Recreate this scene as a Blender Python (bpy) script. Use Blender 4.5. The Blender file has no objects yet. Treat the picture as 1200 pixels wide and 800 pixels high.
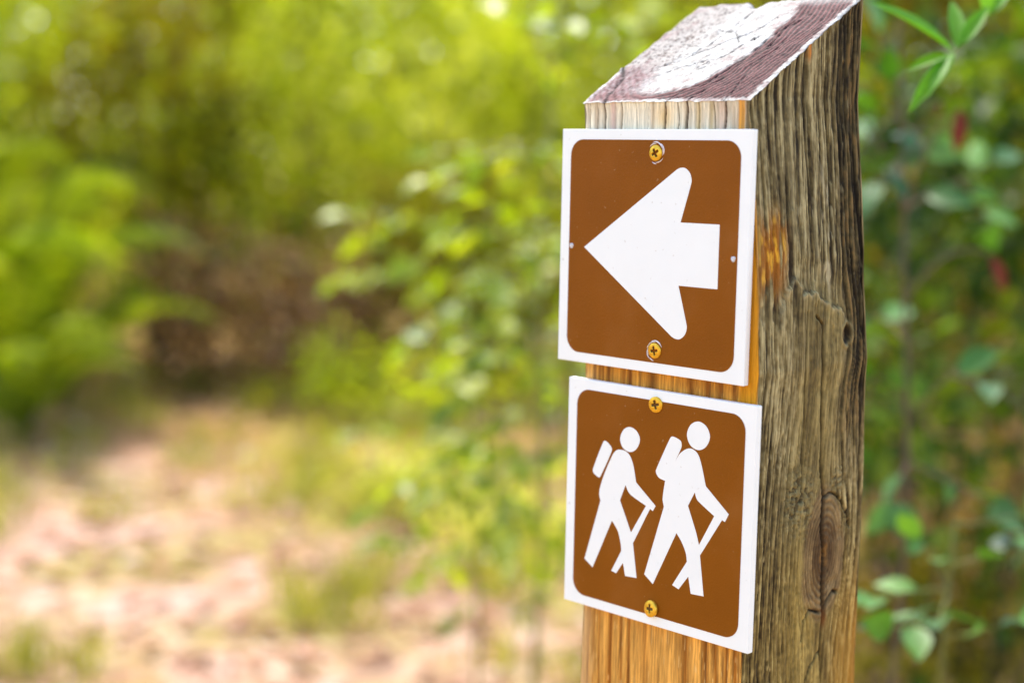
import bpy, math, random
import numpy as np
from mathutils import Vector, Matrix

random.seed(7)
rng = np.random.default_rng(11)
scene = bpy.context.scene
COL = scene.collection
GZ = 941.0            # mm from the ground to the centre of the arrow sign (local mm frame of the post)

# ------------------------------------------------------------------ helpers
def link(o, parent=None):
    COL.objects.link(o)
    if parent: o.parent = parent
    return o

def tag(o, label=None, cat=None, group=None, kind=None):
    if label: o['label'] = label
    if cat: o['category'] = cat
    if group: o['group'] = group
    if kind: o['kind'] = kind
    return o

def empty(name, loc=(0, 0, 0)):
    o = bpy.data.objects.new(name, None); o.location = loc; o.empty_display_size = .05
    return link(o)

def mesh_np(name, V, faces_list, mat, parent=None, smooth=True, tone=None, col=None):
    """faces_list: list of int arrays (n,k)"""
    me = bpy.data.meshes.new(name)
    V = np.asarray(V, np.float32)
    me.vertices.add(len(V)); me.vertices.foreach_set('co', V.ravel())
    idx = np.concatenate([f.ravel() for f in faces_list]).astype(np.int32)
    tot = np.concatenate([np.full(len(f), f.shape[1], np.int32) for f in faces_list])
    st = np.concatenate([[0], np.cumsum(tot)[:-1]]).astype(np.int32)
    me.loops.add(len(idx)); me.loops.foreach_set('vertex_index', idx)
    me.polygons.add(len(tot)); me.polygons.foreach_set('loop_start', st); me.polygons.foreach_set('loop_total', tot)
    me.polygons.foreach_set('use_smooth', np.full(len(tot), smooth, bool))
    if tone is not None:
        a = me.attributes.new('tone', 'FLOAT', 'POINT'); a.data.foreach_set('value', np.asarray(tone, np.float32))
    if col is not None:
        a = me.attributes.new('wood', 'FLOAT_COLOR', 'POINT')
        c4 = np.ones((len(V), 4), np.float32); c4[:, :3] = col; a.data.foreach_set('color', c4.ravel())
    me.update(); me.validate()
    me.materials.append(mat)
    o = bpy.data.objects.new(name, me)
    return link(o, parent)

def lin(r, g, b):
    f = lambda c: (c/255/12.92) if c/255 <= .04045 else ((c/255+.055)/1.055)**2.4
    return np.array([f(r), f(g), f(b)])

# value noise in numpy
def _h(ix, iy, seed):
    n = (ix.astype(np.int64)*374761393 + iy.astype(np.int64)*668265263 + seed*974634777) & 0xffffffff
    n = ((n ^ (n >> 13))*1274126177) & 0xffffffff
    n = ((n ^ (n >> 16))*2246822519) & 0xffffffff
    return ((n ^ (n >> 15)) & 0xffffff)/float(0xffffff)
def vn(x, y, seed=0):
    x, y = np.broadcast_arrays(np.asarray(x, float), np.asarray(y, float))
    ix, iy = np.floor(x), np.floor(y); fx, fy = x-ix, y-iy
    fx, fy = fx*fx*(3-2*fx), fy*fy*(3-2*fy)
    a, b = _h(ix, iy, seed), _h(ix+1, iy, seed); c, d = _h(ix, iy+1, seed), _h(ix+1, iy+1, seed)
    return (a+(b-a)*fx)*(1-fy)+(c+(d-c)*fx)*fy
def fbm(x, y, seed=0, o=4):
    r = 0; a = .5; t = 0
    for k in range(o):
        r = r+a*vn(np.asarray(x)*2**k+17.3*k, np.asarray(y)*2**k+5.1*k, seed+k*13); t += a; a *= .5
    return r/t
def sst(a, b, x):
    t = np.clip((x-a)/(b-a), 0, 1); return t*t*(3-2*t)
def mixc(c, c2, m):
    return c*(1-m[..., None])+np.asarray(c2)*m[..., None]
def polydist(x, y, pts):
    best = np.full(np.broadcast(x, y).shape, 1e9)
    for (x0, y0), (x1, y1) in zip(pts[:-1], pts[1:]):
        dx, dy = x1-x0, y1-y0; L = dx*dx+dy*dy
        t = np.clip(((x-x0)*dx+(y-y0)*dy)/L, 0, 1)
        best = np.minimum(best, np.hypot(x-x0-t*dx, y-y0-t*dy))
    return best

# ------------------------------------------------------------------ materials
def new_mat(name):
    m = bpy.data.materials.new(name); m.use_nodes = True
    nt = m.node_tree; nt.nodes.clear()
    return m, nt, nt.nodes, nt.links
def N(nt, t, **kw):
    n = nt.nodes.new(t)
    for k, v in kw.items():
        if k.startswith('i_'):
            key = k[2:].replace('_', ' ')
            n.inputs[key].default_value = v
        else: setattr(n, k, v)
    return n
def ramp(nt, stops, interp='LINEAR'):
    r = nt.nodes.new('ShaderNodeValToRGB'); r.color_ramp.interpolation = interp
    el = r.color_ramp.elements
    while len(el) < len(stops): el.new(.5)
    for e, (p, c) in zip(el, stops):
        e.position = p; e.color = (*c[:3], 1)
    return r

def mat_plain(name, color, rough=.5, metal=0., bump=0., bscale=800., spec=.5, var=0., vscale=40., coat=0., speck=None):
    m, nt, nd, lk = new_mat(name)
    out = N(nt, 'ShaderNodeOutputMaterial'); p = N(nt, 'ShaderNodeBsdfPrincipled')
    p.inputs['Roughness'].default_value = rough; p.inputs['Metallic'].default_value = metal
    p.inputs['Specular IOR Level'].default_value = spec; p.inputs['Coat Weight'].default_value = coat
    lk.new(p.outputs[0], out.inputs[0])
    tc = N(nt, 'ShaderNodeTexCoord')
    nz = N(nt, 'ShaderNodeTexNoise'); nz.inputs['Scale'].default_value = vscale; nz.inputs['Detail'].default_value = 6
    lk.new(tc.outputs['Object'], nz.inputs['Vector'])
    c = np.array(color)
    r = ramp(nt, [(.3, c*(1-var)), (.7, np.minimum(c*(1+var), 1))])
    lk.new(nz.outputs['Fac'], r.inputs[0]); lk.new(r.outputs[0], p.inputs['Base Color'])
    if speck is not None:
        n3 = N(nt, 'ShaderNodeTexNoise'); n3.inputs['Scale'].default_value = 420; n3.inputs['Detail'].default_value = 2
        lk.new(tc.outputs['Object'], n3.inputs['Vector'])
        n4 = N(nt, 'ShaderNodeTexNoise'); n4.inputs['Scale'].default_value = 38; n4.inputs['Detail'].default_value = 5
        lk.new(tc.outputs['Object'], n4.inputs['Vector'])
        m3 = N(nt, 'ShaderNodeMapRange'); m3.inputs['From Min'].default_value = .70; m3.inputs['From Max'].default_value = .76; m3.inputs['To Max'].default_value = .5
        lk.new(n3.outputs['Fac'], m3.inputs['Value'])
        m4 = N(nt, 'ShaderNodeMapRange'); m4.inputs['From Min'].default_value = .52; m4.inputs['From Max'].default_value = .75; m4.inputs['To Max'].default_value = .07
        lk.new(n4.outputs['Fac'], m4.inputs['Value'])
        ad = N(nt, 'ShaderNodeMath', operation='ADD'); lk.new(m3.outputs[0], ad.inputs[0]); lk.new(m4.outputs[0], ad.inputs[1])
        mxs = N(nt, 'ShaderNodeMixRGB'); lk.new(ad.outputs[0], mxs.inputs[0]); lk.new(r.outputs[0], mxs.inputs[1]); mxs.inputs[2].default_value = (*speck, 1)
        lk.new(mxs.outputs[0], p.inputs['Base Color'])
        rr2 = N(nt, 'ShaderNodeMapRange'); rr2.inputs['To Min'].default_value = rough-.08; rr2.inputs['To Max'].default_value = rough+.12
        lk.new(n4.outputs['Fac'], rr2.inputs['Value']); lk.new(rr2.outputs[0], p.inputs['Roughness'])
    if bump:
        b = N(nt, 'ShaderNodeBump'); b.inputs['Strength'].default_value = 1; b.inputs['Distance'].default_value = bump
        n2 = N(nt, 'ShaderNodeTexNoise'); n2.inputs['Scale'].default_value = bscale; n2.inputs['Detail'].default_value = 3
        lk.new(tc.outputs['Object'], n2.inputs['Vector']); lk.new(n2.outputs['Fac'], b.inputs['Height'])
        lk.new(b.outputs[0], p.inputs['Normal'])
    return m

def mat_wood(name, stretch, rough=.82, bump=.00018):
    m, nt, nd, lk = new_mat(name)
    out = N(nt, 'ShaderNodeOutputMaterial'); p = N(nt, 'ShaderNodeBsdfPrincipled')
    p.inputs['Roughness'].default_value = rough; p.inputs['Specular IOR Level'].default_value = .25
    lk.new(p.outputs[0], out.inputs[0])
    at = N(nt, 'ShaderNodeAttribute', attribute_name='wood')
    tc = N(nt, 'ShaderNodeTexCoord'); mp = N(nt, 'ShaderNodeMapping'); mp.inputs['Scale'].default_value = stretch
    lk.new(tc.outputs['Object'], mp.inputs['Vector'])
    nz = N(nt, 'ShaderNodeTexNoise'); nz.inputs['Scale'].default_value = 1; nz.inputs['Detail'].default_value = 8; nz.inputs['Roughness'].default_value = .7
    lk.new(mp.outputs[0], nz.inputs['Vector'])
    r = ramp(nt, [(.25, (.62, .60, .58)), (.5, (1, 1, 1)), (.75, (1.0, 1.0, 1.0))])
    mr = N(nt, 'ShaderNodeMapRange'); mr.inputs['From Min'].default_value = .3; mr.inputs['From Max'].default_value = .7
    mr.inputs['To Min'].default_value = .58; mr.inputs['To Max'].default_value = 1.38
    lk.new(nz.outputs['Fac'], mr.inputs['Value'])
    mx = N(nt, 'ShaderNodeVectorMath', operation='SCALE')
    lk.new(at.outputs['Color'], mx.inputs[0]); lk.new(mr.outputs[0], mx.inputs['Scale'])
    lk.new(mx.outputs[0], p.inputs['Base Color'])
    b = N(nt, 'ShaderNodeBump'); b.inputs['Strength'].default_value = .8; b.inputs['Distance'].default_value = bump
    lk.new(nz.outputs['Fac'], b.inputs['Height']); lk.new(b.outputs[0], p.inputs['Normal'])
    nd.remove(r)
    return m

def mat_leaf(name, stops, rough=.45, trans=.4, spec=.5):
    m, nt, nd, lk = new_mat(name)
    out = N(nt, 'ShaderNodeOutputMaterial'); p = N(nt, 'ShaderNodeBsdfPrincipled')
    p.inputs['Roughness'].default_value = rough; p.inputs['Specular IOR Level'].default_value = spec
    at = N(nt, 'ShaderNodeAttribute', attribute_name='tone')
    r = ramp(nt, stops); lk.new(at.outputs['Fac'], r.inputs[0])
    tc = N(nt, 'ShaderNodeTexCoord')
    nz = N(nt, 'ShaderNodeTexNoise'); nz.inputs['Scale'].default_value = 90; nz.inputs['Detail'].default_value = 3
    lk.new(tc.outputs['Object'], nz.inputs['Vector'])
    mr = N(nt, 'ShaderNodeMapRange'); mr.inputs['To Min'].default_value = .7; mr.inputs['To Max'].default_value = 1.3
    lk.new(nz.outputs['Fac'], mr.inputs['Value'])
    sc = N(nt, 'ShaderNodeVectorMath', operation='SCALE'); lk.new(r.outputs[0], sc.inputs[0]); lk.new(mr.outputs[0], sc.inputs['Scale'])
    lk.new(sc.outputs[0], p.inputs['Base Color'])
    t = N(nt, 'ShaderNodeBsdfTranslucent')
    g = N(nt, 'ShaderNodeVectorMath', operation='MULTIPLY'); g.inputs[1].default_value = (1.35, 1.4, .3)
    lk.new(sc.outputs[0], g.inputs[0]); lk.new(g.outputs[0], t.inputs['Color'])
    mx = N(nt, 'ShaderNodeMixShader'); mx.inputs[0].default_value = trans
    lk.new(p.outputs[0], mx.inputs[1]); lk.new(t.outputs[0], mx.inputs[2]); lk.new(mx.outputs[0], out.inputs[0])
    return m

M_WHITE = mat_plain('white_plastic', (.85, .865, .835), .40, bump=.00003, bscale=900, var=.015, vscale=60, speck=(.50, .46, .38))
M_PRINT = mat_plain('white_print', (.84, .855, .825), .42, bump=.00003, bscale=900, var=.01, vscale=60, speck=(.55, .50, .42))
M_BROWN = mat_plain('brown_vinyl', (.230, .068, .0015), .46, bump=.00012, bscale=1100, var=.07, vscale=35, spec=.12, speck=(.36, .22, .10))
M_ZINC = mat_plain('yellow_zinc', (.72, .42, .035), .34, metal=.75, bump=.00005, bscale=1500, var=.2, vscale=600)
M_RECESS = mat_plain('zinc_dark', (.16, .07, .01), .55, metal=.3, var=.2, vscale=600)
M_BURR = mat_plain('torn_plastic', (.72, .64, .62), .5, var=.2, vscale=700)
M_RIVET = mat_plain('pale_plug', (.58, .58, .60), .4, var=.15, vscale=900)
M_WOOD = mat_wood('weathered_pine', (900, 900, 45))
M_CUT = mat_wood('end_grain', (700, 700, 700), bump=.00022)
M_BARK = mat_plain('twig_bark', (.10, .065, .035), .85, bump=.001, bscale=120, var=.4, vscale=30)
M_GSTEM = mat_plain('green_stem', (.16, .16, .03), .6, var=.3, vscale=60)

# ------------------------------------------------------------------ camera (real position, solved from the sign's perspective)
Rm = np.array([[0.709247, 0.018626, 0.704714], [-0.10005, 0.992192, 0.07447], [-0.697824, -0.123324, 0.705572]])
right = np.array([Rm[0, 0], Rm[0, 2], Rm[0, 1]]); up = np.array([Rm[1, 0], Rm[1, 2], Rm[1, 1]]); fwd = np.array([Rm[2, 0], Rm[2, 2], Rm[2, 1]])
CAM = np.array([.40053, -.48593, (38.855+GZ)/1000])
FPX = 1746.97
cd = bpy.data.cameras.new('camera'); cam = bpy.data.objects.new('camera', cd); COL.objects.link(cam)
cam.matrix_world = Matrix(((right[0], up[0], -fwd[0], CAM[0]), (right[1], up[1], -fwd[1], CAM[1]), (right[2], up[2], -fwd[2], CAM[2]), (0, 0, 0, 1)))
cd.sensor_fit = 'HORIZONTAL'; cd.sensor_width = 36; cd.lens = FPX/1200*36
cd.clip_start = .02; cd.clip_end = 600
cd.dof.use_dof = True; cd.dof.focus_distance = .622; cd.dof.aperture_fstop = 4.3
scene.camera = cam

FH = np.array([fwd[0], fwd[1], 0]); FH /= np.linalg.norm(FH)
RH = np.array([FH[1], -FH[0], 0])
def at(px, py, d):
    """world point that lies d metres ahead of the lens"""
    return CAM+d*(fwd+right*(px-600)/FPX-up*(py-400)/FPX)
def gnd(px, D):
    p = CAM+D*(FH+RH*(px-600)/FPX); return np.array([p[0], p[1], ground_h(p[0], p[1])])
def ground_h(x, y):
    return (fbm(np.asarray(x)*.9+30, np.asarray(y)*.9+7, 3, 3)-.5)*.10

# ------------------------------------------------------------------ world and light
w = bpy.data.worlds.new('World'); scene.world = w; w.use_nodes = True
nt = w.node_tree; nt.nodes.clear()
sky = nt.nodes.new('ShaderNodeTexSky'); sky.sky_type = 'NISHITA'; sky.sun_disc = False
SUN_EL, SUN_AZ = math.radians(60), math.atan2(-.80, .45)      # direction towards the sun: x=sin, y=cos
sky.sun_elevation = SUN_EL; sky.sun_rotation = SUN_AZ
sky.air_density = 1.0; sky.dust_density = 1.8; sky.ozone_density = 1.0
bg = nt.nodes.new('ShaderNodeBackground'); bg.inputs['Strength'].default_value = .15
wo = nt.nodes.new('ShaderNodeOutputWorld'); nt.links.new(sky.outputs[0], bg.inputs[0]); nt.links.new(bg.outputs[0], wo.inputs[0])
sl = bpy.data.lights.new('sun', 'SUN'); sl.energy = 2.0; sl.angle = math.radians(10); sl.color = (1, .94, .84)
so = bpy.data.objects.new('sun', sl); COL.objects.link(so)
sd = Vector((math.sin(SUN_AZ)*math.cos(SUN_EL), math.cos(SUN_AZ)*math.cos(SUN_EL), math.sin(SUN_EL)))
so.rotation_euler = sd.to_track_quat('Z', 'Y').to_euler(); so.location = sd*20
scene.view_settings.view_transform = 'Standard'; scene.view_settings.look = 'None'
scene.view_settings.exposure = 1.85; scene.view_settings.gamma = 1
scene.cycles.use_denoising = True
scene.cycles.max_bounces = 8

# ------------------------------------------------------------------ the post
XRz = [-960, -200, -162, -57, -46, 0, 55, 65, 120]; XRv = [51, 52.6, 53.2, 55.2, 56, 53.0, 46.5, 45.5, 45.5]
XLz = [-960, -200, -165, -50, 50, 70, 130]; XLv = [-37, -36.4, -35.6, -38, -41.5, -43, -43.5]
YBz = [-960, -200, -160, -100, -77, -12, 35, 120]; YBv = [92, 92.6, 91, 89, 87, 83.0, 84.6, 85.2]
YF = 3.35
YBv = [v+.0 for v in YBv]
fXR = lambda z: np.interp(z, XRz, XRv); fXL = lambda z: np.interp(z, XLz, XLv); fYB = lambda z: np.interp(z, YBz, YBv)

def side_field(s, z):
    """weathered face: s = mm from the front corner, z = mm"""
    big = dict(s0=56.5, z0=-130.0, a=14.0, k=1.85)
    r2 = (s-big['s0'])**2+((z-big['z0'])/big['k'])**2
    rb = np.sqrt(r2)
    wob = (fbm(s*.06+3, z*.014, 5, 3)-.5)*6.5
    g = big['s0']+(s-big['s0'])*np.clip(1-big['a']**2/np.maximum(r2, 1e-3), 0, 1)**.8
    q2 = (s-64)**2+((z+34)/1.6)**2
    push = 5.0*np.exp(-q2/190.)
    g = g+push*np.sign(s-60)*-.0+np.where(s > 60, -1, .6)*push*np.clip(np.abs(s-60)/4, 0, 1)*.9
    g = g+wob
    # below the lip the grain swings wide round the big knot
    ring_g = big['s0']-np.hypot(s-big['s0']-6, (z-big['z0'])/4.2)*1.0
    V = [-4, 2.0, 7.4, 14.6, 20.5, 27, 34.5, 41, 48.5, 55, 60, 64, 67.2, 70.5, 73.6, 76.4, 79.2, 82.0, 85.5, 90]
    Wd = [1, .9, 1.0, 1.3, .8, 1.6, .9, 1.1, .8, 1.2, .9, 1.2, .9, 1.1, .9, 1.0, .8, .9, .8, 1]
    Dp = [.5, .6, .8, .9, .5, 1., .5, .95, .5, .9, .7, 1, .8, 1.1, .9, 1.2, .9, 1.0, .7, .8]
    flat = np.exp(-(((s-45)/19)**4))*sst(-2, -24, z)*(1-sst(-165, -185, z)*.0)      # broad flat-sawn zone
    up_ = sst(-25, 5, z)
    valley = np.zeros_like(s)
    for i, (v, wd, dp) in enumerate(zip(V, Wd, Dp)):
        mod = .45+.9*fbm(z*.02+i*7.7, 0*z+i, 40+i, 3)
        c = v+(vn(z*.03, 0*z+i*3.1, 70+i)-.5)*1.6
        edge = np.exp(-np.abs((g-c)/wd)**1.6)
        right_ = 1 if v > 61 else 0
        fade = np.where(right_, sst(-95, -55, z)*1.0+.25, .55+.45*up_)
        valley = np.maximum(valley, edge*dp*mod*fade*(.75+.5*fbm(s*.5, z*.15, 41, 3)))
    valley *= (1-.85*flat)
    # finer growth lines low on the left, curving round the knot
    low = sst(-70, -110, z)
    fine = .5+.5*np.sin(g*2*np.pi/3.1+7*fbm(g*.16, z*.004, 9, 2))
    valley = np.maximum(valley, .25*low*fine**1.6*(1-flat*.3)*sst(47, 36, s)*(.45+.65*vn(g*.4, z*.01, 21)))
    # low right: wide warm bands
    valley = np.maximum(valley, sst(-125, -160, z)*sst(60, 66, s)*.45*(.5+.5*np.sin(g*2*np.pi/5.0))**3)
    swl = sst(-55, -85, z)*sst(50, 42, s)
    gl = ring_g+(fbm(s*.05, z*.012, 23, 3)-.5)*3
    ln1 = np.zeros_like(s)
    for i, (v, wd, dp) in enumerate([(1.5, .6, .8), (4.4, .5, .5), (7.6, .8, 1.), (10.2, .45, .6), (13.4, .7, .9), (16.0, .4, .5), (18.4, .6, .8), (21.7, .5, .7), (24.0, .4, .5), (27.2, .7, .9), (30.2, .4, .5), (33.5, .5, .7), (36.6, .4, .6), (39, .4, .5)]):
        c_ = v-8+(vn(z*.025, 0*z+i*3.1, 24+i)-.5)*1.0
        ln1 = np.maximum(ln1, dp*np.exp(-np.abs((gl-c_)/wd)**1.5)*(.65+.5*vn(z*.03, 0*z+i*1.7, 60+i)))
    swr = sst(-45, -75, z)*sst(62, 68, s)*sst(-215, -150, z+0*s)
    gr = np.hypot(s-big['s0']+4, (z-big['z0'])/4.0)
    lr = (.5+.5*np.sin(gr*2*np.pi/4.2+2*fbm(s*.1, z*.02, 26, 2)))**3*.7
    valley = valley*(1-.85*swl)+ln1*swl*.95
    valley = np.maximum(valley*(1-.6*swr), lr*swr)
    # knot rings
    inside = sst(17.5, 14., rb+1.5*(fbm(s*.1, z*.06, 61, 3)-.5)*4)
    halo = sst(27, 17, rb)
    kr = .5+.5*np.sin(rb*2*np.pi/1.75+2.5*fbm(s*.13, z*.07, 33, 3))
    st1 = fbm(g*1.1, z*.045, 90, 5)          # fibres follow the grain
    st2 = fbm(g*2.4, z*.11, 95, 4)
    pit = fbm(s*.55, z*.5, 99, 4)
    d = -1.7*valley+(st1-.5)*1.0*(1-.65*flat)+(st2-.5)*.28+(pit-.5)*.18
    d = d*(1-inside)+inside*(-.35*kr-.5*sst(4, 0, rb)+(pit-.5)*.35+.15)
    # rough torn patch above left of the knot
    rough = np.exp(-(((s-34)/11)**2+((z+103)/13)**2))+.6*np.exp(-(((s-64)/6)**2+((z+98)/7)**2))
    rn = fbm(s*.55+z*.12, z*.75-s*.2, 120, 5)
    d += rough*(rn-.5)*3.0
    # lip of a broken-off layer
    edgez = np.interp(s, [14, 18, 25, 29, 29.6, 40, 45, 50, 60, 63], [-24, -15.5, -8.5, -11, -15.6, -15.0, -19, -21, -23.5, -28])+(fbm(s*.5, 0*s, 130, 3)-.5)*3
    lip = sst(0.5, -.5, z-edgez)*sst(13, 16, s)*sst(64, 60, s)*np.exp(-np.clip(edgez-z, 0, None)/28)
    d += lip*1.7-.5*sst(0, 5, z-edgez)*sst(16, 10, z-edgez)*sst(13, 16, s)*sst(64, 60, s)
    # small open knot hole
    r_s = np.hypot((s-63.6)/4.6, (z+34.2)/4.6)
    hole = sst(1.0, .72, r_s)*(.35+.65*sst(-.6, .45, (s-64)/4.2+.55*np.abs(r_s)))
    ringl = np.exp(-((r_s-1.18)/.2)**2)
    d += -1.5*hole+.6*ringl
    # cracks
    def wig(pts, am=.45):
        return [(a+(vn(b*.17, a*.01, 200)-.5)*am*2, b) for a, b in pts]
    def dense(pts):
        o = []
        for (x0, y0), (x1, y1) in zip(pts[:-1], pts[1:]):
            n = max(2, int(math.hypot(x1-x0, y1-y0)/4))
            o += [(x0+(x1-x0)*t/n, y0+(y1-y0)*t/n) for t in range(n)]
        return o+[pts[-1]]
    main = wig(dense([(40.3, -25), (44, -29), (45.3, -47), (47.3, -65), (49.9, -88), (53.6, -105), (53.2, -118), (56.3, -130), (56.9, -146), (59.0, -158), (58.4, -173), (60.2, -189), (60.4, -230)]))
    c1 = polydist(s, z, main)
    wm = np.interp(z, [-230, -185, -160, -140, -105, -90, -40, -25], [.4, .5, 1.0, .8, 1.0, .8, .6, .4])
    cr = np.exp(-(c1/wm)**2)
    c2 = polydist(s, z, wig(dense([(33.4, -23), (32.3, -46), (35.1, -71), (36, -104)]), .3)); cr2 = .85*np.exp(-(c2/.42)**2)
    arc = polydist(s, z, [(54.1, -104.8), (57, -103.2), (60.1, -103.4), (64, -105), (67.2, -107.6), (70, -110.6), (72.8, -114.5), (76, -121)]); cr3 = .85*np.exp(-(arc/.55)**2)
    lw = polydist(s, z, [(43, -166), (44.5, -157), (47.5, -153.3), (52, -155), (55.5, -156)]); cr4 = .9*np.exp(-(lw/.5)**2)
    lw2 = polydist(s, z, [(59, -160), (60, -154), (63, -150.5), (66, -148.5), (69, -149.5)]); cr4 = np.maximum(cr4, 1.*np.exp(-(lw2/.75)**2))
    lw3 = polydist(s, z, [(47.5, -203), (47.5, -186), (50.5, -180), (53, -178), (58, -173)]); cr4 = np.maximum(cr4, .9*np.exp(-(lw3/.5)**2))
    crk = np.maximum.reduce([cr, cr2, cr3, cr4])
    upc = np.zeros_like(s)
    for a0, z0, z1, ww in [(41, 110, -10, .32), (56.3, 112, 10, .4), (24.5, 95, 0, .3), (70.3, 112, -25, .45), (77, 112, -50, .5), (66.5, 100, 0, .35), (81, 112, -70, .35)]:
        path = [(a0+(vn(zz*.05, a0, 210)-.5)*3.5, zz) for zz in np.linspace(z0, z1, 24)]
        upc = np.maximum(upc, np.exp(-(polydist(s, z, path)/ww)**2)*(.5+.5*vn(z*.05, a0+0*z, 215)))
    crk = np.maximum(crk, upc*.9)
    d += -2.2*crk
    # ---- colour of the wood, shade of grooves, lip and torn fibres painted in
    lowl = sst(-75, -110, z)*sst(44, 34, s)
    t = np.clip(.60-.78*valley-.12*lowl+(st1-.5)*1.5*(1-.5*lowl)+(st2-.5)*1.1+(pit-.5)*.5, 0, 1)  # grain tone, with shade of the grooves painted in as well
    dark, mid, lite = lin(42, 32, 16), lin(112, 97, 60), lin(176, 161, 118)
    c = np.where((t < .5)[..., None], dark+(mid-dark)*(t*2)[..., None], mid+(lite-mid)*(t*2-1)[..., None])
    flk = sst(.80, .92, vn(g*2.6+40, z*.11, 97))*sst(.45, .6, fbm(s*.2, z*.06, 98, 3))
    c = mixc(c, lin(206, 190, 146), flk*.5); d += flk*.25
    dk = sst(.76, .86, vn(g*1.1+9, z*.09, 96))
    c = mixc(c, lin(40, 28, 12), dk*.45*(1-inside)); d -= dk*.5
    # right third: dark rich ridges
    rdark = sst(58, 66, g)*sst(-105, -55, z)
    c = c*(1-.40*rdark[..., None]); c = mixc(c, lin(128, 88, 30), rdark*sst(.5, .75, t)*.5)
    # flat zone grey olive
    flc = mixc(np.broadcast_to(lin(134, 117, 70), c.shape), lin(98, 82, 44), np.clip((fbm(s*.16, z*.03, 141, 4)-.35)*2.2, 0, 1))
    flc = flc*(.94+(st1-.5)*.9+(st2-.5)*.45+(pit-.5)*.8)[..., None]
    c = c*(1-flat[..., None]*.85)+flc*flat[..., None]*.85
    # lower part warmer, orange towards the back edge
    c = mixc(c, c*np.array([1.14, 1.06, .82]), sst(-90, -160, z))
    ora = sst(60, 78, s)*sst(-120, -190, z)
    c = mixc(c, lin(166, 124, 48)*(.7+.6*st1[..., None]), ora*.7*(1-.5*valley))
    c = mixc(c, lin(150, 98, 24), sst(80, 89, s)*sst(-120, -190, z)*.6)
    c = c*np.array([1.02, 1.0, .93])
    kc = mixc(np.broadcast_to(lin(132, 108, 70), c.shape), lin(72, 50, 28), np.clip(kr*.55*(.4+fbm(s*.2, z*.1, 36, 3))+1.0*sst(12.5, 3, rb)+.35*sst(.5, .7, fbm(s*.12+.5*np.sin(rb), z*.05, 37, 3)), 0, 1))
    kc = mixc(kc, lin(150, 104, 44), sst(4.5, 1, np.hypot(s-56.4, (z+131)/1.6))*sst(.45, .6, pit)*.8)
    kc = kc*(.6+.8*pit[..., None])
    c = c*(1-inside[..., None]*.92)+kc*inside[..., None]*.92
    c = mixc(c, lin(124, 112, 74)*(.6+.8*pit[..., None]), np.clip(rough*.8, 0, .7)*(1-inside))
    c = mixc(c, lin(58, 47, 26), np.clip(rough*sst(.47, .38, rn)*1.2, 0, .8))  # small shadows between the torn fibres, painted dark
    lip_shade = np.exp(-((z-edgez-.7)/.6)**2)*sst(13, 16, s)*sst(64, 60, s)
    c = mixc(c, lin(44, 34, 18), lip_shade*.75*sst(.35, .5, fbm(s*.3, 0*s, 131, 2)+.08))  # shade above the lip painted as a dark line
    lip_lit = np.exp(-((z-edgez+.9)/.9)**2)*sst(13, 16, s)*sst(64, 60, s)
    c = mixc(c, lin(176, 158, 112), lip_lit*.5)  # lit edge of the lip painted pale
    # exposed resin-orange fibres beside the arrow sign
    po = fbm(s*.3, z*.05, 150, 4)
    patch = np.exp(-(((s-11-.12*(z+0))/10.5)**4+((z-1)/16.5)**4))*sst(.40, .54, po+.06)
    oc = mixc(np.broadcast_to(lin(150, 88, 10), c.shape), lin(232, 170, 45), sst(.52, .76, fbm(s*.9, z*.13, 155, 4)))
    c = mixc(c, oc, patch*.9); d += patch*(fbm(s*.8, z*.22, 156, 3)-.5)*1.1
    # pale dusty streaks
    pale = np.exp(-((s-51.5-.02*(z-30))/3.0)**2)*sst(-22, -8, z)*sst(52, 20, z)*sst(.45, .62, fbm(s*.7, z*.12, 160, 3))
    c = mixc(c, lin(198, 184, 146), pale*.6)
    pale2 = np.exp(-((g-30.5)/3.2)**2)*sst(-10, 20, z)
    c = mixc(c, lin(156, 140, 98), pale2*.55*st1)
    hr = hole*.9
    hk = np.hypot((s-63.3)/3.1, (z+33.7)/3.3)
    c = mixc(c, lin(40, 29, 15), sst(1.02, .85, r_s)*sst(.8, 1.05, hk)); c = mixc(c, lin(104, 86, 54)*(.6+.8*pit[..., None]), sst(1.0, .85, hk)*.9)
    c = mixc(c, lin(150, 132, 88), np.exp(-((r_s-1.22)/.16)**2)*.5)
    c = mixc(c, lin(44, 33, 18), sst(.55, .3, np.hypot((s-63)/3, (z+34.5)/2.5)+pit*.3)*.7)
    c = mixc(c, lin(58, 42, 24), .55*np.exp(-(c1/2.2)**2)*sst(-98, -106, z)*sst(-166, -158, z))
    c = mixc(c, lin(20, 13, 6), np.clip(crk*1.15, 0, .97))
    c = mixc(c, lin(120, 66, 18), np.exp(-(((s-60.2)/1.3)**2+((z+160)/4)**2))*.7)
    # orange splinter at the top edge
    sp = np.exp(-(((s-41.8)/.9)**2))*sst(78, 84, z)*sst(94, 91, z)
    c = mixc(c, lin(205, 120, 30), sp*.9); d += sp*.5
    # fresh strip of the front corner
    c = c*(1-.05*sst(-30, 0, z)*(1-patch)+.14*sst(-60, -110, z))[..., None]
    fr = sst(1.6, .4, s+(vn(z*.1, 0*z, 170)-.5)*1.5)*sst(70, 10, z)
    c = mixc(c, lin(196, 130, 25), fr*.8*sst(-110, -60, z))
    return d, c

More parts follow.
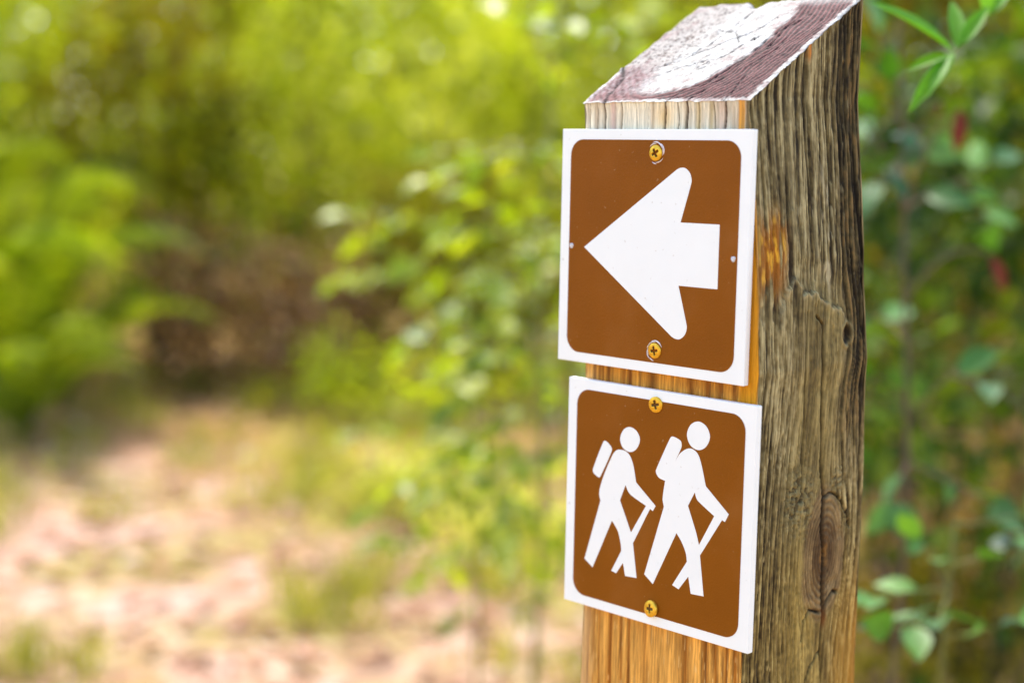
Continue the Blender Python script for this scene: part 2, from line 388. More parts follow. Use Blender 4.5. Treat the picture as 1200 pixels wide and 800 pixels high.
def front_field(x, z):
    g = x+(fbm(x*.05, z*.008, 300, 3)-.5)*5+.02*z
    st1 = fbm(x*1.0, z*.03, 310, 4); st2 = fbm(x*2.4, z*.06, 315, 3); pit = fbm(x*.5, z*.45, 317, 3)
    flk = sst(.82, .93, vn(g*2.6, z*.12, 319)); dk = sst(.76, .9, vn(g*2.2+5, z*.06, 318))
    gold = np.broadcast_to(lin(212, 154, 70), x.shape+(3,)).copy()
    V = [-34.5, -31.5, -27.5, -24, -17.5, -12.6, -1.5, 20.0, 29.5, 36, 42, 47, 51]
    Wd = [.8, .7, .8, 1.1, .9, 1.1, 2.2, 2.2, 1.8, 1.5, 1.2, 1.2, .9]
    Dp = [.6, .7, .7, 1, .8, .9, .55, .8, 1., 1., .9, .9, .8]
    va = np.zeros_like(x)
    for i, (v, wd, dp) in enumerate(zip(V, Wd, Dp)):
        va = np.maximum(va, dp*np.exp(-np.abs((g-v-(vn(z*.02, 0*z+i, 330+i)-.5)*3)/wd)**1.7)*(.7+.5*vn(z*.03, 0*z+i*2., 350+i)))
    thin = np.maximum(0, np.sin(g*2*np.pi/1.9+3*fbm(g*.2, z*.01, 371, 2)))**6*.25
    c = mixc(gold, lin(146, 86, 16), np.clip(va*1.05+thin, 0, 1))
    c = c*(.45+1.1*st1)[..., None]*(.7+.6*st2)[..., None]
    low = sst(-140, -180, z)
    c = mixc(c, lin(232, 190, 118), flk*.5); c = mixc(c, lin(112, 66, 18), dk*.4)
    c = mixc(c, lin(205, 172, 128), sst(-27, -36, x)*.55)
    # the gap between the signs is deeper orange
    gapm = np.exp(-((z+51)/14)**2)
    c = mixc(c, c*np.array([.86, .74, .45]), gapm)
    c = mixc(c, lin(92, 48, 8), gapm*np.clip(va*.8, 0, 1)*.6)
    c = mixc(c, lin(208, 140, 18), sst(44, 49, x)*sst(-80, -60, z)*sst(30, 5, z)*.9)
    # sun-bleached end above the arrow sign
    bl = sst(18, 42, z+(fbm(x*.2, z*.03, 380, 3)-.5)*10)
    pc = mixc(np.broadcast_to(lin(234, 221, 190), c.shape), lin(190, 170, 140), np.clip((fbm(x*.32, z*.02, 385, 4)-.42)*3, 0, 1))
    pc = mixc(pc, lin(214, 178, 160), np.exp(-((x+25)/1.6)**2)*.7+np.exp(-((x-33)/2.2)**2)*.35)
    pc = mixc(pc, lin(226, 184, 110), np.exp(-(((x-3)/5)**2+((z-56)/6)**2))*.7)
    pc = mixc(pc, lin(190, 160, 92), np.exp(-((x-21)/1.4)**2)*.6+np.exp(-((x-27.5)/1.2)**2)*.5)
    pc = pc*(.9+.2*st1)[..., None]
    pc = mixc(pc, lin(206, 138, 22), sst(40.5, 41.5, x)*sst(44.6, 43.8, x)*.9)
    pc = mixc(pc, lin(120, 100, 66), sst(43.8, 44.8, x))
    c = c*(1-bl[..., None])+pc*bl[..., None]
    d = -.45*va*(1-bl)+(st1-.5)*.3+(st2-.5)*.16+(pit-.5)*.12-.45
    cr = np.zeros_like(x)
    for x0, ww, dp in [(-41.3, .35, .7), (-29.5, .45, .9), (-20, .28, .6), (3.8, .45, 1.), (9.6, .28, .7), (14.3, .5, 1.), (21.6, .25, .7), (28.8, .22, .7), (34.3, .45, 1.), (-38, .2, .5), (-34.5, .2, .35), (-5, .2, .3), (-12, .2, .35)]:
        xc = x0+(fbm(z*.06+x0, 0*z, 390, 3)-.5)*2.4+(z-58)*.02
        cr = np.maximum(cr, dp*np.exp(-((x-xc)/ww)**2))
    cr = np.clip(1.5*cr,0,1.2)*sst(5, 30, z)*(.6+.6*vn(z*.06+x*.0, x*.0, 395))
    ck = .6*np.exp(-((x+13.0+(fbm(z*.05, 0*z, 396, 3)-.5)*2)/.25)**2)*low
    cr = np.maximum(cr, ck)
    d -= 1.6*cr
    c = mixc(c, lin(58, 34, 24), np.clip(cr*.9, 0, .92))
    return d, c

def plain_field(s, z, seed):
    g = s+(fbm(s*.05, z*.008, seed, 3)-.5)*8
    st1 = fbm(s*1.0, z*.03, seed+10, 4)
    va = (.5+.5*np.sin(g*2*np.pi/5.3+4*fbm(g*.1, z*.004, seed+20, 2)))**3
    t = np.clip(.62-.5*va+(st1-.5)*.8, 0, 1)
    c = lin(50, 38, 16)+(lin(160, 140, 92)-lin(50, 38, 16))*t[..., None]
    return -.9*va+(st1-.5)*.5-.2, c

STEP = .44
nF, nS = int(90/STEP), int(88/STEP)
uF, uS = np.linspace(0, 1, nF+1), np.linspace(0, 1, nS+1)
nTop = 125
r_top = np.linspace(0, 1, nTop, endpoint=False)
z_abs = np.concatenate([np.arange(54, -216, -STEP), np.arange(-216, -330, -2.5), np.arange(-330, -956, -9.0), [-958]])
nR = nTop+len(z_abs)
CUT = lambda y: 62.5+.59*(y-3.2)
def chip(x, y):
    rim = np.minimum.reduce([x+43.5, 45.5-x, y-YF, 85.2-y])
    e = (fbm(x*.2, y*.2, 400, 4)-.5)*1.5
    e = e-.8*sst(1.2, 0, rim)*(fbm(x*.5, y*.5, 402, 4))+1.6*sst(-40, -46, x)*np.exp(-((y-30)/3)**2)
    e -= 6.0*np.exp(-(((x+9)/3.2)**2+((y-85.5)/4)**2))
    return e
# perimeter order: front (left>right), side (front>back), back (right>left), left (back>front)
segs = [('F', uF[:-1]), ('S', uS[:-1]), ('B', uF[:-1]), ('L', uS[:-1])]
Vx, Cx = [], []
for face, u in segs:
    x_t = {'F': lambda: -43.5+89*u, 'S': lambda: 0*u+45.5, 'B': lambda: 45.5-89*u, 'L': lambda: 0*u-43.5}[face]()
    y_t = {'F': lambda: 0*u+YF, 'S': lambda: YF+(85.2-YF)*u, 'B': lambda: 0*u+85.2, 'L': lambda: 85.2-(85.2-YF)*u}[face]()
    zt = CUT(y_t)+chip(x_t, y_t)
    Z = np.empty((nR, len(u)))
    Z[:nTop] = zt[None]*(1-r_top[:, None])+54.44*r_top[:, None]
    Z[nTop:] = z_abs[:, None]
    U = np.broadcast_to(u[None], Z.shape)
    XL, XR, YB = fXL(Z), fXR(Z), fYB(Z)
    if face in 'FB':
        wdt = XR-XL; X = XL+wdt*U if face == 'F' else XR-wdt*U
        Y = np.full_like(X, YF) if face == 'F' else YB
        dc = np.minimum(U, 1-U)*wdt
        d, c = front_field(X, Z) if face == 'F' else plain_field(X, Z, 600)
        nx, ny = 0, (-1 if face == 'F' else 1)
    else:
        wdt = YB-YF; Y = YF+wdt*U if face == 'S' else YB-wdt*U
        X = XR if face == 'S' else XL
        dc = np.minimum(U, 1-U)*wdt
        d, c = side_field(Y-YF, Z) if face == 'S' else plain_field(Y, Z, 650)
        nx, ny = (1 if face == 'S' else -1), 0
    if face == 'S':
        c = c
    tp = sst(0, 1.3, dc)*(.10+.90*sst(0, 5, zt[None]-Z))
    rr = 1.6
    q = np.clip(1-dc/rr, 0, 1); ins = rr*(1-np.sqrt(np.clip(1-q*q, 0, 1)))*.8
    # right edge of the weathered face is uneven
    off = d*tp-ins
    X = X+nx*off; Y = Y+ny*off
    # corner vertices lean in along both axes
    first = (U == 0)
    sgn = {'F': (1, 0), 'S': (0, 1), 'B': (-1, 0), 'L': (0, -1)}[face]
    X = X+first*sgn[0]*.7; Y = Y+first*sgn[1]*.7
    Vx.append(np.stack([X, Y, Z], -1)); Cx.append(c)
P = np.concatenate(Vx, 1); CC = np.concatenate(Cx, 1)
nC = P.shape[1]
ii = np.arange(nR-1)[:, None]*nC; jj = np.arange(nC)[None]; j2 = (jj+1) % nC
quads = np.stack([ii+jj, ii+nC+jj, ii+nC+j2, ii+j2], -1).reshape(-1, 4)
post = empty('trail_post', (0, 0, 0))
tag(post, 'weathered square wooden post with slanted top carrying both brown signs', 'post')
def W(p):
    p = np.array(p, float); p[..., 2] += GZ; return p/1000
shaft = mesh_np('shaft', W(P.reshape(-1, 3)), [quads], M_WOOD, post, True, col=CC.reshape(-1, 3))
# cut top: grid whose rim is the top row of the shaft
top = P[0]
F_, S_, B_, L_ = top[:nF], top[nF:nF+nS], top[nF+nS:2*nF+nS], top[2*nF+nS:]
front = np.vstack([F_, S_[:1]]); rightr = np.vstack([S_, B_[:1]]); back = np.vstack([B_, L_[:1]])[::-1]; leftr = np.vstack([L_, F_[:1]])[::-1]
uu, vv = uF[None, :, None], uS[:, None, None]
G = (1-vv)*front[None]+vv*back[None]+(1-uu)*leftr[:, None]+uu*rightr[:, None]-((1-uu)*(1-vv)*front[0]+uu*(1-vv)*front[-1]+(1-uu)*vv*back[0]+uu*vv*back[-1])
x, y = G[..., 0], G[..., 1]
rim = np.minimum.reduce([x+42.5, 45-x, y-YF-.2, 84.8-y]); inn = sst(0, 2.0, np.minimum.reduce([np.broadcast_to(uF[None]*89, x.shape), np.broadcast_to((1-uF[None])*89, x.shape), np.broadcast_to(uS[:, None]*82, x.shape), np.broadcast_to((1-uS[:, None])*82, x.shape)]))
wx, wy = x+(fbm(x*.05, y*.05, 500, 2)-.5)*6, y+(fbm(x*.05, y*.05, 510, 2)-.5)*6
ang = np.arctan2(wy-52, wx+8)
rho = np.hypot((wx+8)/31., (wy-54)/47.)
mm = rho*31
lines = .5+.5*np.sin(mm*2*np.pi/2.1+1.5*fbm(x*.1, y*.1, 515, 2))
sp = fbm(x*.9, y*.9, 520, 4); sp2 = fbm(x*.25, y*.25, 525, 4); sp3 = fbm(x*2.0, y*2.0, 527, 3)
mauve = sst(.90, 1.0, rho+(sp2-.5)*.12)*sst(-24, -12, x)*sst(.2, 2.6, rim+(sp-.5)*3)*sst(88, 76, y)
mauve = np.maximum(mauve, .55*sst(-34, -30, x)*0)
corner = sst(24, 10, np.hypot((x+34)*1.1, (y-14)))*.85*sst(0, 2.5, rim+(sp-.5)*3)
white = np.broadcast_to(lin(244, 240, 230), x.shape+(3,))
cc = mixc(white, lin(196, 182, 168), np.clip((sp2-.4)*2.6, 0, 1)*.7)
greyz = sst(-8, -26, x)*sst(18, 34, y)
cc = mixc(cc, lin(196, 184, 172), greyz*.7)
cc = mixc(cc, lin(112, 92, 82), (greyz*.9+.3)*sst(.58, .70, sp)*.9)
cc = mixc(cc, lin(190, 140, 140), sst(.55, .75, sp2)*sst(.62, .9, rho)*.35)
mv = mixc(np.broadcast_to(lin(158, 84, 80), cc.shape), lin(62, 16, 20), np.clip(lines**1.3*1.0+(sp2-.5)*.8, 0, 1))
mv = mixc(mv, lin(188, 140, 136), sst(.55, .8, sp)*.25)
mv = mixc(mv, lin(52, 28, 30), sst(.58, .68, sp3)*.7)
cc = mixc(cc, mv*.8, mauve*.95)
cc = mixc(cc, mixc(np.broadcast_to(lin(166, 122, 122), cc.shape), lin(112, 66, 64), lines*.8), np.clip(corner*1.0*(.5+sp), 0, 1))
fe = sst(-44, -38, x)*sst(0, -14, x)*sst(9, 4, y-YF+(sp2-.5)*6)*sst(.1, 1.2, rim+(sp-.5)*1.5)
cc = mixc(cc, mixc(np.broadcast_to(lin(160, 106, 102), cc.shape), lin(98, 50, 50), lines*.8), np.clip(fe*.85*(.6+.8*sp), 0, 1))
# hairline checks
ck = np.zeros_like(x)
for pts, ww in [([(24, 65), (21, 53), (20, 39), (17, 26), (13, 15)], .5), ([(-26, 51), (-18, 47), (-8, 46), (-8, 63), (-6, 75)], .3), ([(-45, 33), (-37, 22), (-31.5, 8), (-30.5, 3)], .7),
                ([(-2, 28), (3, 33), (9, 42), (14, 55)], .28), ([(-20, 20), (-8, 30), (2, 36)], .25), ([(-12, 40), (-4, 47), (8, 58), (12, 70)], .35), ([(4, 3), (7, 12), (9, 17)], .4), ([(14.5, 3), (17, 14), (20, 22)], .4),
                ([(34, 3), (33, 12), (29, 24)], .35), ([(28, 70), (24, 58), (25, 44), (22, 33)], .45), ([(-16, 62), (-2, 58), (6, 49)], .28), ([(-24, 30), (-14, 36), (-10, 44)], .25), ([(30, 52), (31, 42), (28, 33)], .4)]:
    q = [(a+(vn(a*.5, b*.5, 530)-.5)*2, b+(vn(b*.5, a*.5, 531)-.5)*2) for a, b in pts]
    ck = np.maximum(ck, np.exp(-(polydist(x+(sp-.5)*1.6, y+(sp3-.5)*1.6, q)/ww)**2)*sst(.2, .5, sp2+.12))
eye = np.hypot((wx-1.5)/7, (wy-32)/11)
ck = np.maximum(ck, .35*np.exp(-((eye-.55)/.05)**2)+.3*np.exp(-((eye-.9)/.04)**2)*sst(.45, .6, sp))
cc = mixc(cc, lin(40, 26, 24), np.clip(ck*1.1, 0, .95))
cc = cc*.47
dz = (-.55*mauve*lines**1.4-.9*ck+(sp-.5)*.6*(1-.7*mauve)+(sp3-.5)*.3*(1-.5*mauve)+chip(x, y)*0)*inn
Gz = CUT(y)+chip(x, y)
G[..., 2] = np.where(inn > 0, G[..., 2]*(1-inn)+Gz*inn, G[..., 2])+dz
nvr, nuc = G.shape[:2]
a = (np.arange(nvr-1)[:, None]*nuc+np.arange(nuc-1)[None])
mesh_np('slanted_top', W(G.reshape(-1, 3)), [np.stack([a, a+1, a+nuc+1, a+nuc], -1).reshape(-1, 4)], M_CUT, post, True, col=cc.reshape(-1, 3))

# ------------------------------------------------------------------ the signs
def catmull(pts, step=6):
    """pts: (x, y) corner or (x, y, 's') smooth; closed outline"""
    out = []; n = len(pts)
    for i in range(n):
        p0, p1, p2, p3 = pts[i-1], pts[i], pts[(i+1) % n], pts[(i+2) % n]
        s1, s2 = len(p1) > 2, len(p2) > 2
        out.append((p1[0], p1[1]))
        if not (s1 or s2): continue
        a, b = np.array(p1[:2]), np.array(p2[:2])
        m1 = (b-np.array(p0[:2]))*.5 if s1 else (b-a)
        m2 = (np.array(p3[:2])-a)*.5 if s2 else (b-a)
        L = np.linalg.norm(b-a)
        for m in (m1, m2):
            l = np.linalg.norm(m)
            if l > 1.3*L: m *= 1.3*L/l
        for k in range(1, step):
            t = k/step
            h = (2*t**3-3*t**2+1)*a+(t**3-2*t**2+t)*m1+(-2*t**3+3*t**2)*b+(t**3-t**2)*m2
            out.append((h[0], h[1]))
    return out
def rrect(hx, hy, r, n=8):
    o = []
    for cx, cy, a0 in ((hx-r, hy-r, 0), (-hx+r, hy-r, 90), (-hx+r, -hy+r, 180), (hx-r, -hy+r, 270)):
        for k in range(n+1):
            t = math.radians(a0+90*k/n); o.append((cx+r*math.cos(t), cy+r*math.sin(t)))
    return o
def decal(name, outlines, y0, thick, mat, parent, bevel=0.):
    """filled outline(s) in the sign's plane (x, z in mm), with real thickness towards -Y"""
    cu = bpy.data.curves.new(name, 'CURVE'); cu.dimensions = '2D'; cu.fill_mode = 'BOTH'; cu.extrude = thick/2000
    if bevel: cu.bevel_depth = bevel/1000; cu.bevel_resolution = 2; cu.extrude = (thick/2-bevel)/1000; cu.offset = -bevel/1000
    for pts in outlines:
        s = cu.splines.new('POLY'); s.points.add(len(pts)-1); s.use_cyclic_u = True
        for q, (a_, b_) in zip(s.points, pts): q.co = (a_/1000, b_/1000, 0, 1)
    tmp = bpy.data.objects.new('tmp', cu); COL.objects.link(tmp)
    dg = bpy.context.evaluated_depsgraph_get()
    me = bpy.data.meshes.new_from_object(tmp.evaluated_get(dg))
    bpy.data.objects.remove(tmp); bpy.data.curves.remove(cu)
    me.transform(Matrix.Rotation(math.radians(90), 4, 'X')); me.transform(Matrix.Translation((0, (y0-thick/2)/1000, 0)))
    me.name = name; me.materials.clear(); me.materials.append(mat)
    for p in me.polygons: p.use_smooth = False
    o = bpy.data.objects.new(name, me)
    return link(o, parent)

def screw(parent, x, z, y, R=3.4, turn=0., tilt=(0, 0), burr=None, seat=1.0):
    """cross-recess screw: domed head built as a polar height field"""
    na, nr = 72, 22
    th = np.linspace(0, 2*np.pi, na, endpoint=False); rr = np.linspace(.02, 1, nr)
    A, Rr = np.meshgrid(th, rr); X = R*Rr*np.cos(A); Z = R*Rr*np.sin(A)
    ct, stn = math.cos(turn), math.sin(turn)
    xr, zr = X*ct+Z*stn, -X*stn+Z*ct
    h = .75*np.sqrt(np.clip(1-(Rr*.93)**2, 0, 1))
    arm = np.maximum(sst(.62, .38, np.abs(xr))*sst(2.05, 1.6, np.abs(zr)), sst(.62, .38, np.abs(zr))*sst(2.05, 1.6, np.abs(xr)))
    h = h-1.15*arm*(1-.35*Rr)
    V = np.stack([X, -h, Z], -1).reshape(-1, 3)
    skirt = np.stack([R*np.cos(th), np.full(na, 1.0), R*np.sin(th)], -1)*np.array([.97, 1, .97])
    V = np.vstack([V, [[0, 1.15*.9-.75, 0]], skirt])
    a = np.arange(nr-1)[:, None]*na; b = np.arange(na)[None]; b2 = (b+1) % na
    q = np.stack([a+b, a+b2, a+na+b2, a+na+b], -1).reshape(-1, 4)
    ctr = nr*na; t = np.stack([np.full(na, ctr), (np.arange(na)+1) % na, np.arange(na)], -1)
    k0 = (nr-1)*na; s0 = nr*na+1
    q2 = np.stack([k0+np.arange(na), k0+(np.arange(na)+1) % na, s0+(np.arange(na)+1) % na, s0+np.arange(na)], -1)
    o = mesh_np('screw', V/1000, [q, q2, t], M_ZINC, parent)
    o.data.materials.append(M_RECESS)
    mi = np.zeros(len(o.data.polygons), np.int32)
    am = arm[:-1].ravel(); mi[:len(am)] = am > .55; mi[-na:] = 1
    o.data.polygons.foreach_set('material_index', mi)
    o.location = (x/1000, (y-seat*.35)/1000, z/1000); o.rotation_euler = (tilt[0], 0, tilt[1])
    if burr:
        rr_ = random.Random(burr)
        Vb, Fb = [], []
        for k in range(9):
            a0 = rr_.uniform(0, 6.28); span = rr_.uniform(.6, 1.5); r0 = R*rr_.uniform(1.05, 1.32); lift = rr_.uniform(.3, .9); wd = rr_.uniform(.2, .38)
            n = 12; base = len(Vb)
            for i in range(n+1):
                t_ = i/n; aa = a0+span*t_; prof = math.sin(math.pi*min(1, t_*1.02+.01)); r1 = r0+.5*t_
                for (dr, dh) in ((-wd, .05), (0, lift), (wd, .05)):
                    r2 = r1+dr*prof
                    Vb.append((r2*math.cos(aa), -dh*prof+.3, r2*math.sin(aa)))
            for i in range(n):
                for j in range(2):
                    v = base+i*3+j; Fb.append((v, v+1, v+4, v+3))
        bo = mesh_np('burr', np.array(Vb)/1000, [np.array(Fb)], M_BURR, o)
    return o

def plug(parent, x, z, R=1.15):
    na, nr = 28, 7
    th = np.linspace(0, 2*np.pi, na, endpoint=False); rr = np.linspace(.05, 1, nr)
    A, Rr = np.meshgrid(th, rr)
    rad = R*Rr*(1+.12*np.sin(A*3+x)*Rr)
    h = .45*np.sqrt(np.clip(1-Rr**2, 0, 1))-.25*np.exp(-(Rr/.3)**2)+.08*np.sin(A*2+x)
    V = np.stack([rad*np.cos(A), -h+.1, rad*np.sin(A)], -1).reshape(-1, 3)
    a = np.arange(nr-1)[:, None]*na; b = np.arange(na)[None]; b2 = (b+1) % na
    q = np.stack([a+b, a+b2, a+na+b2, a+na+b], -1).reshape(-1, 4)
    cap = np.arange(na)[None, ::-1]
    o = mesh_np('rivet', V/1000, [q, cap], M_RIVET, parent); o.location = (x/1000, -.00025, z/1000)
    return o

TH = 3.2
def sign_base(name, label, cx, cz, rot):
    e = empty(name, (cx/1000, 0, (cz+GZ)/1000)); e.rotation_euler = (0, rot, 0)
    tag(e, label, 'sign')
    pl = decal('plate', [rrect(51, 51, .35, 3)], TH, TH, M_WHITE, e, bevel=.30)
    # the printed brown field, rounded corners
    decal('brown_field', [rrect(45.7, 46.6, 7.0, 10)], -.001, .09, M_BROWN, e)
    return e
s1 = sign_base('arrow_sign', 'square brown and white sign with thick arrow pointing left, upper one on post', 0, 0, 0)
arrow = [(-36.6, 0), (13.6, 34.6), (15.5, 35.3, 's'), (18.0, 35.2, 's'), (20.4, 33.3, 's'), (21.4, 30.6, 's'), (21.1, 28.4, 's'), (16.4, 13.0), (36.4, 13.0), (36.4, -13.1), (16.4, -13.1), (21.1, -28.4, 's'), (21.4, -30.6, 's'), (20.4, -33.3, 's'), (18.0, -35.2, 's'), (15.5, -35.3, 's'), (13.6, -34.6)]
decal('arrow_symbol', [catmull(arrow)], -.092, .07, M_PRINT, s1)
screw(s1, 2.3, 41.2, 0, 3.3, .5, (0, 0), burr=3)
screw(s1, 4.9, -41.4, 0, 3.3, .15, (.06, 0), burr=8)
plug(s1, -44.1, .2); plug(s1, 43.7, -.4)
OX, OZ = 7.19, -109.2
s2 = sign_base('hiker_sign', 'square brown and white sign showing two hikers with packs and sticks, lower one', OX, OZ, 0)
S = 's'
head1 = [(-7.6, -75.8, S), (-11.2, -77.6, S), (-12.9, -81.7, S), (-11.2, -85.4, S), (-7.2, -86.7, S), (-3.6, -84.8, S), (-1.8, -80.7, S), (-3.6, -77.2, S)]
pack1 = [(-22.6, -84.7, S), (-21.1, -83.9, S), (-18.0, -85.9, S), (-17.6, -88.1, S), (-23.5, -99.8, S), (-24.6, -100.7, S), (-27.6, -99.3, S), (-28.1, -97.4, S)]
body1 = [(-15.9, -88.0, S), (-12.7, -86.5, S), (-8.3, -87.3, S), (-5.3, -91.5, S), (-3.2, -99.4), (7.9, -107.7), (6.5, -110.2), (4.9, -109.5), (-4.0, -126.3), (-1.4, -141.2), (-7.9, -141.7), (-9.3, -136.1), (-13.1, -141.6), (-15.9, -141.0), (-10.5, -131.0), (-10.9, -128.0, S), (-12.8, -122.6, S), (-16.3, -118.6), (-26.9, -141.8), (-31.8, -138.8), (-23.3, -111.0), (-24.1, -107.2, S), (-22.4, -101.1, S), (-19.0, -93.4, S)]
hole1 = [(-9.1, -101.5), (-7.6, -104.0, S), (-5.4, -105.6, S), (2.6, -108.6), (-5.3, -121.8), (-12.0, -108.7)]
head2 = [(29.2, -68.3, S), (25.2, -70.2, S), (23.4, -74.6, S), (25.4, -78.8, S), (29.5, -80.2, S), (33.4, -78.3, S), (35.3, -73.9, S), (33.3, -69.8, S)]
body2 = [(17.4, -87.4), (20.2, -83.0, S), (24.8, -80.2, S), (28.9, -81.4, S), (31.2, -85.4, S), (34.1, -94.7), (46.2, -104.3), (44.4, -107.8), (42.9, -107.3), (32.3, -124.3), (34.9, -141.2), (28.2, -141.6), (26.6, -134.5), (21.7, -141.1), (18.2, -140.0), (25.6, -128.3), (24.8, -124.6, S), (22.4, -120.4, S), (19.6, -117.2), (7.7, -141.9), (2.8, -138.6), (12.4, -107.2), (11.6, -103.7, S), (12.6, -96.0), (9.2, -95.2, S), (7.5, -93.0, S), (8.0, -91.0, S), (14.4, -77.8, S), (16.0, -76.5, S), (20.0, -77.6, S), (20.8, -79.4, S), (20.4, -81.2, S)]
hole2 = [(28.5, -98.2), (29.6, -100.8, S), (31.4, -102.2, S), (38.9, -106.4), (31.6, -120.0), (29.8, -114.8, S), (25.2, -104.5)]
sh = lambda L: [(p[0]-OX, p[1]-OZ)+tuple(p[2:]) for p in L]
h1 = decal('hiker_symbol', [catmull(sh(head1), 8), catmull(sh(pack1), 5), catmull(sh(body1)), catmull(sh(hole1))], -.092, .07, M_PRINT, s2)
h1['label'] = 'smaller white hiker walking behind'
h2 = decal('hiker_symbol', [catmull(sh(head2), 8), catmull(sh(body2)), catmull(sh(hole2))], -.092, .07, M_PRINT, s2)
h2['label'] = 'taller white hiker walking in front'
screw(s2, 6.6-OX, -64.2-OZ, 0, 3.4, .2, (.05, .1), seat=1.6)
screw(s2, 7.6-OX, -152.6-OZ, 0, 3.6, .1, (-.1, -.12), seat=3.4)

# ------------------------------------------------------------------ plants
def tube(paths, sides=6):
    """paths: list of (points (n,3), radii (n))"""
    Vs, Fs, base = [], [], 0
    for pts, rad in paths:
        pts = np.asarray(pts, float); n = len(pts)
        T = np.gradient(pts, axis=0); T /= np.linalg.norm(T, axis=1)[:, None]+1e-12
        ref = np.array([.31, .17, .93]); A = np.cross(T, ref); bad = np.linalg.norm(A, axis=1) < .1
        A[bad] = np.cross(T[bad], [1, 0, 0]); A /= np.linalg.norm(A, axis=1)[:, None]; B = np.cross(T, A)
        th = np.linspace(0, 2*np.pi, sides, endpoint=False)
        ring = pts[:, None]+np.asarray(rad)[:, None, None]*(np.cos(th)[None, :, None]*A[:, None]+np.sin(th)[None, :, None]*B[:, None])
        Vs.append(ring.reshape(-1, 3))
        a = np.arange(n-1)[:, None]*sides; b = np.arange(sides)[None]; b2 = (b+1) % sides
        Fs.append(np.stack([a+b, a+b2, a+sides+b2, a+sides+b], -1).reshape(-1, 4)+base); base += n*sides
    return np.vstack(Vs), [np.vstack(Fs)]
def curve(p0, p1, bend, n=8, sag=0.):
    t = np.linspace(0, 1, n)[:, None]; p0, p1 = np.asarray(p0, float), np.asarray(p1, float)
    return p0+(p1-p0)*t+np.asarray(bend)*(4*t*(1-t))+np.array([0, 0, -sag])*t**2
def nrm(a): return a/(np.linalg.norm(a, axis=-1, keepdims=True)+1e-12)
FINE_T = np.array([0, .1, .28, .5, .72, .9, 1.]); FINE_W = np.array([0, .5, .92, 1, .72, .3, 0])
def leaves(P, D, U, L, Wd, fine=False, droop=.25, fold=.18):
    """one mesh of leaf blades: P base, D direction, U upper side, L length, Wd half width"""
    P, D, U = np.asarray(P, float), nrm(np.asarray(D, float)), np.asarray(U, float)
    S_ = nrm(np.cross(D, U)); U = nrm(np.cross(S_, D)); L = np.asarray(L)[:, None]; Wd = np.asarray(Wd)[:, None]
    n = len(P)
    if not fine:
        m = P+D*L*.45
        V = np.stack([P, m+S_*Wd+U*Wd*fold, P+D*L-U*L*droop, m-S_*Wd+U*Wd*fold], 1)
        b = np.arange(n)[:, None]*4
        F = [np.concatenate([b+np.array([[0, 1, 2]]), b+np.array([[0, 2, 3]])])]
        return V.reshape(-1, 3), F, 4
    K = len(FINE_T); cols = []
    for t, w_ in zip(FINE_T, FINE_W):
        m = P+D*L*t-U*L*droop*t*t
        cols += [m+S_*Wd*w_+U*Wd*w_*fold*1.6, m, m-S_*Wd*w_+U*Wd*w_*fold*1.6]
    V = np.stack(cols, 1); b = np.arange(n)[:, None]*(3*K); F = []
    for k in range(K-1):
        for j in range(2):
            v = k*3+j; F.append(b+np.array([[v, v+1, v+4, v+3]]))
    return V.reshape(-1, 3), [np.concatenate(F)], 3*K

LM = {
 'yellowgreen': mat_leaf('leaf_yellow_green', [(0, (.08, .10, .002)), (.45, (.26, .31, .006)), (.8, (.42, .45, .015)), (1, (.52, .50, .10))], .5, .6, .25),
 'pale': mat_leaf('leaf_pale', [(0, (.18, .18, .012)), (.5, (.45, .46, .07)), (1, (.64, .63, .28))], .5, .6, .25),  # sunlit foliage, its light is in the leaf colour
 'olive': mat_leaf('leaf_olive', [(0, (.035, .032, .002)), (.5, (.13, .115, .003)), (1, (.29, .22, .009))], .55, .45, .2),
 'dark': mat_leaf('leaf_dark', [(0, (.025, .055, .003)), (.6, (.075, .14, .005)), (1, (.18, .25, .015))], .5, .45, .3),
 'green': mat_leaf('leaf_green', [(0, (.08, .115, .003)), (.5, (.22, .29, .005)), (1, (.40, .43, .02))], .5, .6, .25),
 'glossy': mat_leaf('leaf_glossy', [(0, (.016, .06, .005)), (.6, (.045, .14, .010)), (1, (.12, .26, .03))], .45, .25, .5),
 'lime': mat_leaf('leaf_lime', [(0, (.12, .19, .003)), (.5, (.26, .34, .006)), (1, (.44, .47, .02))], .44, .45, .5),
 'sprig': mat_leaf('leaf_sprig', [(0, (.06, .19, .004)), (.5, (.10, .29, .006)), (1, (.17, .37, .02))], .5, .45, .3),
 'brown': mat_leaf('leaf_brown', [(0, (.05, .022, .006)), (.5, (.17, .08, .025)), (1, (.34, .18, .06))], .7, .25),
 'red': mat_leaf('leaf_red', [(0, (.07, .008, .003)), (.6, (.12, .014, .006)), (1, (.18, .03, .012))], .55, .2, .3),
 'litter': mat_leaf('leaf_litter', [(0, (.16, .06, .025)), (.35, (.36, .16, .075)), (.7, (.48, .28, .18)), (1, (.60, .46, .36))], .7, .15),
 'grass': mat_leaf('grass_blade', [(0, (.14, .16, .01)), (.5, (.30, .29, .03)), (1, (.52, .42, .12))], .55, .4),
}

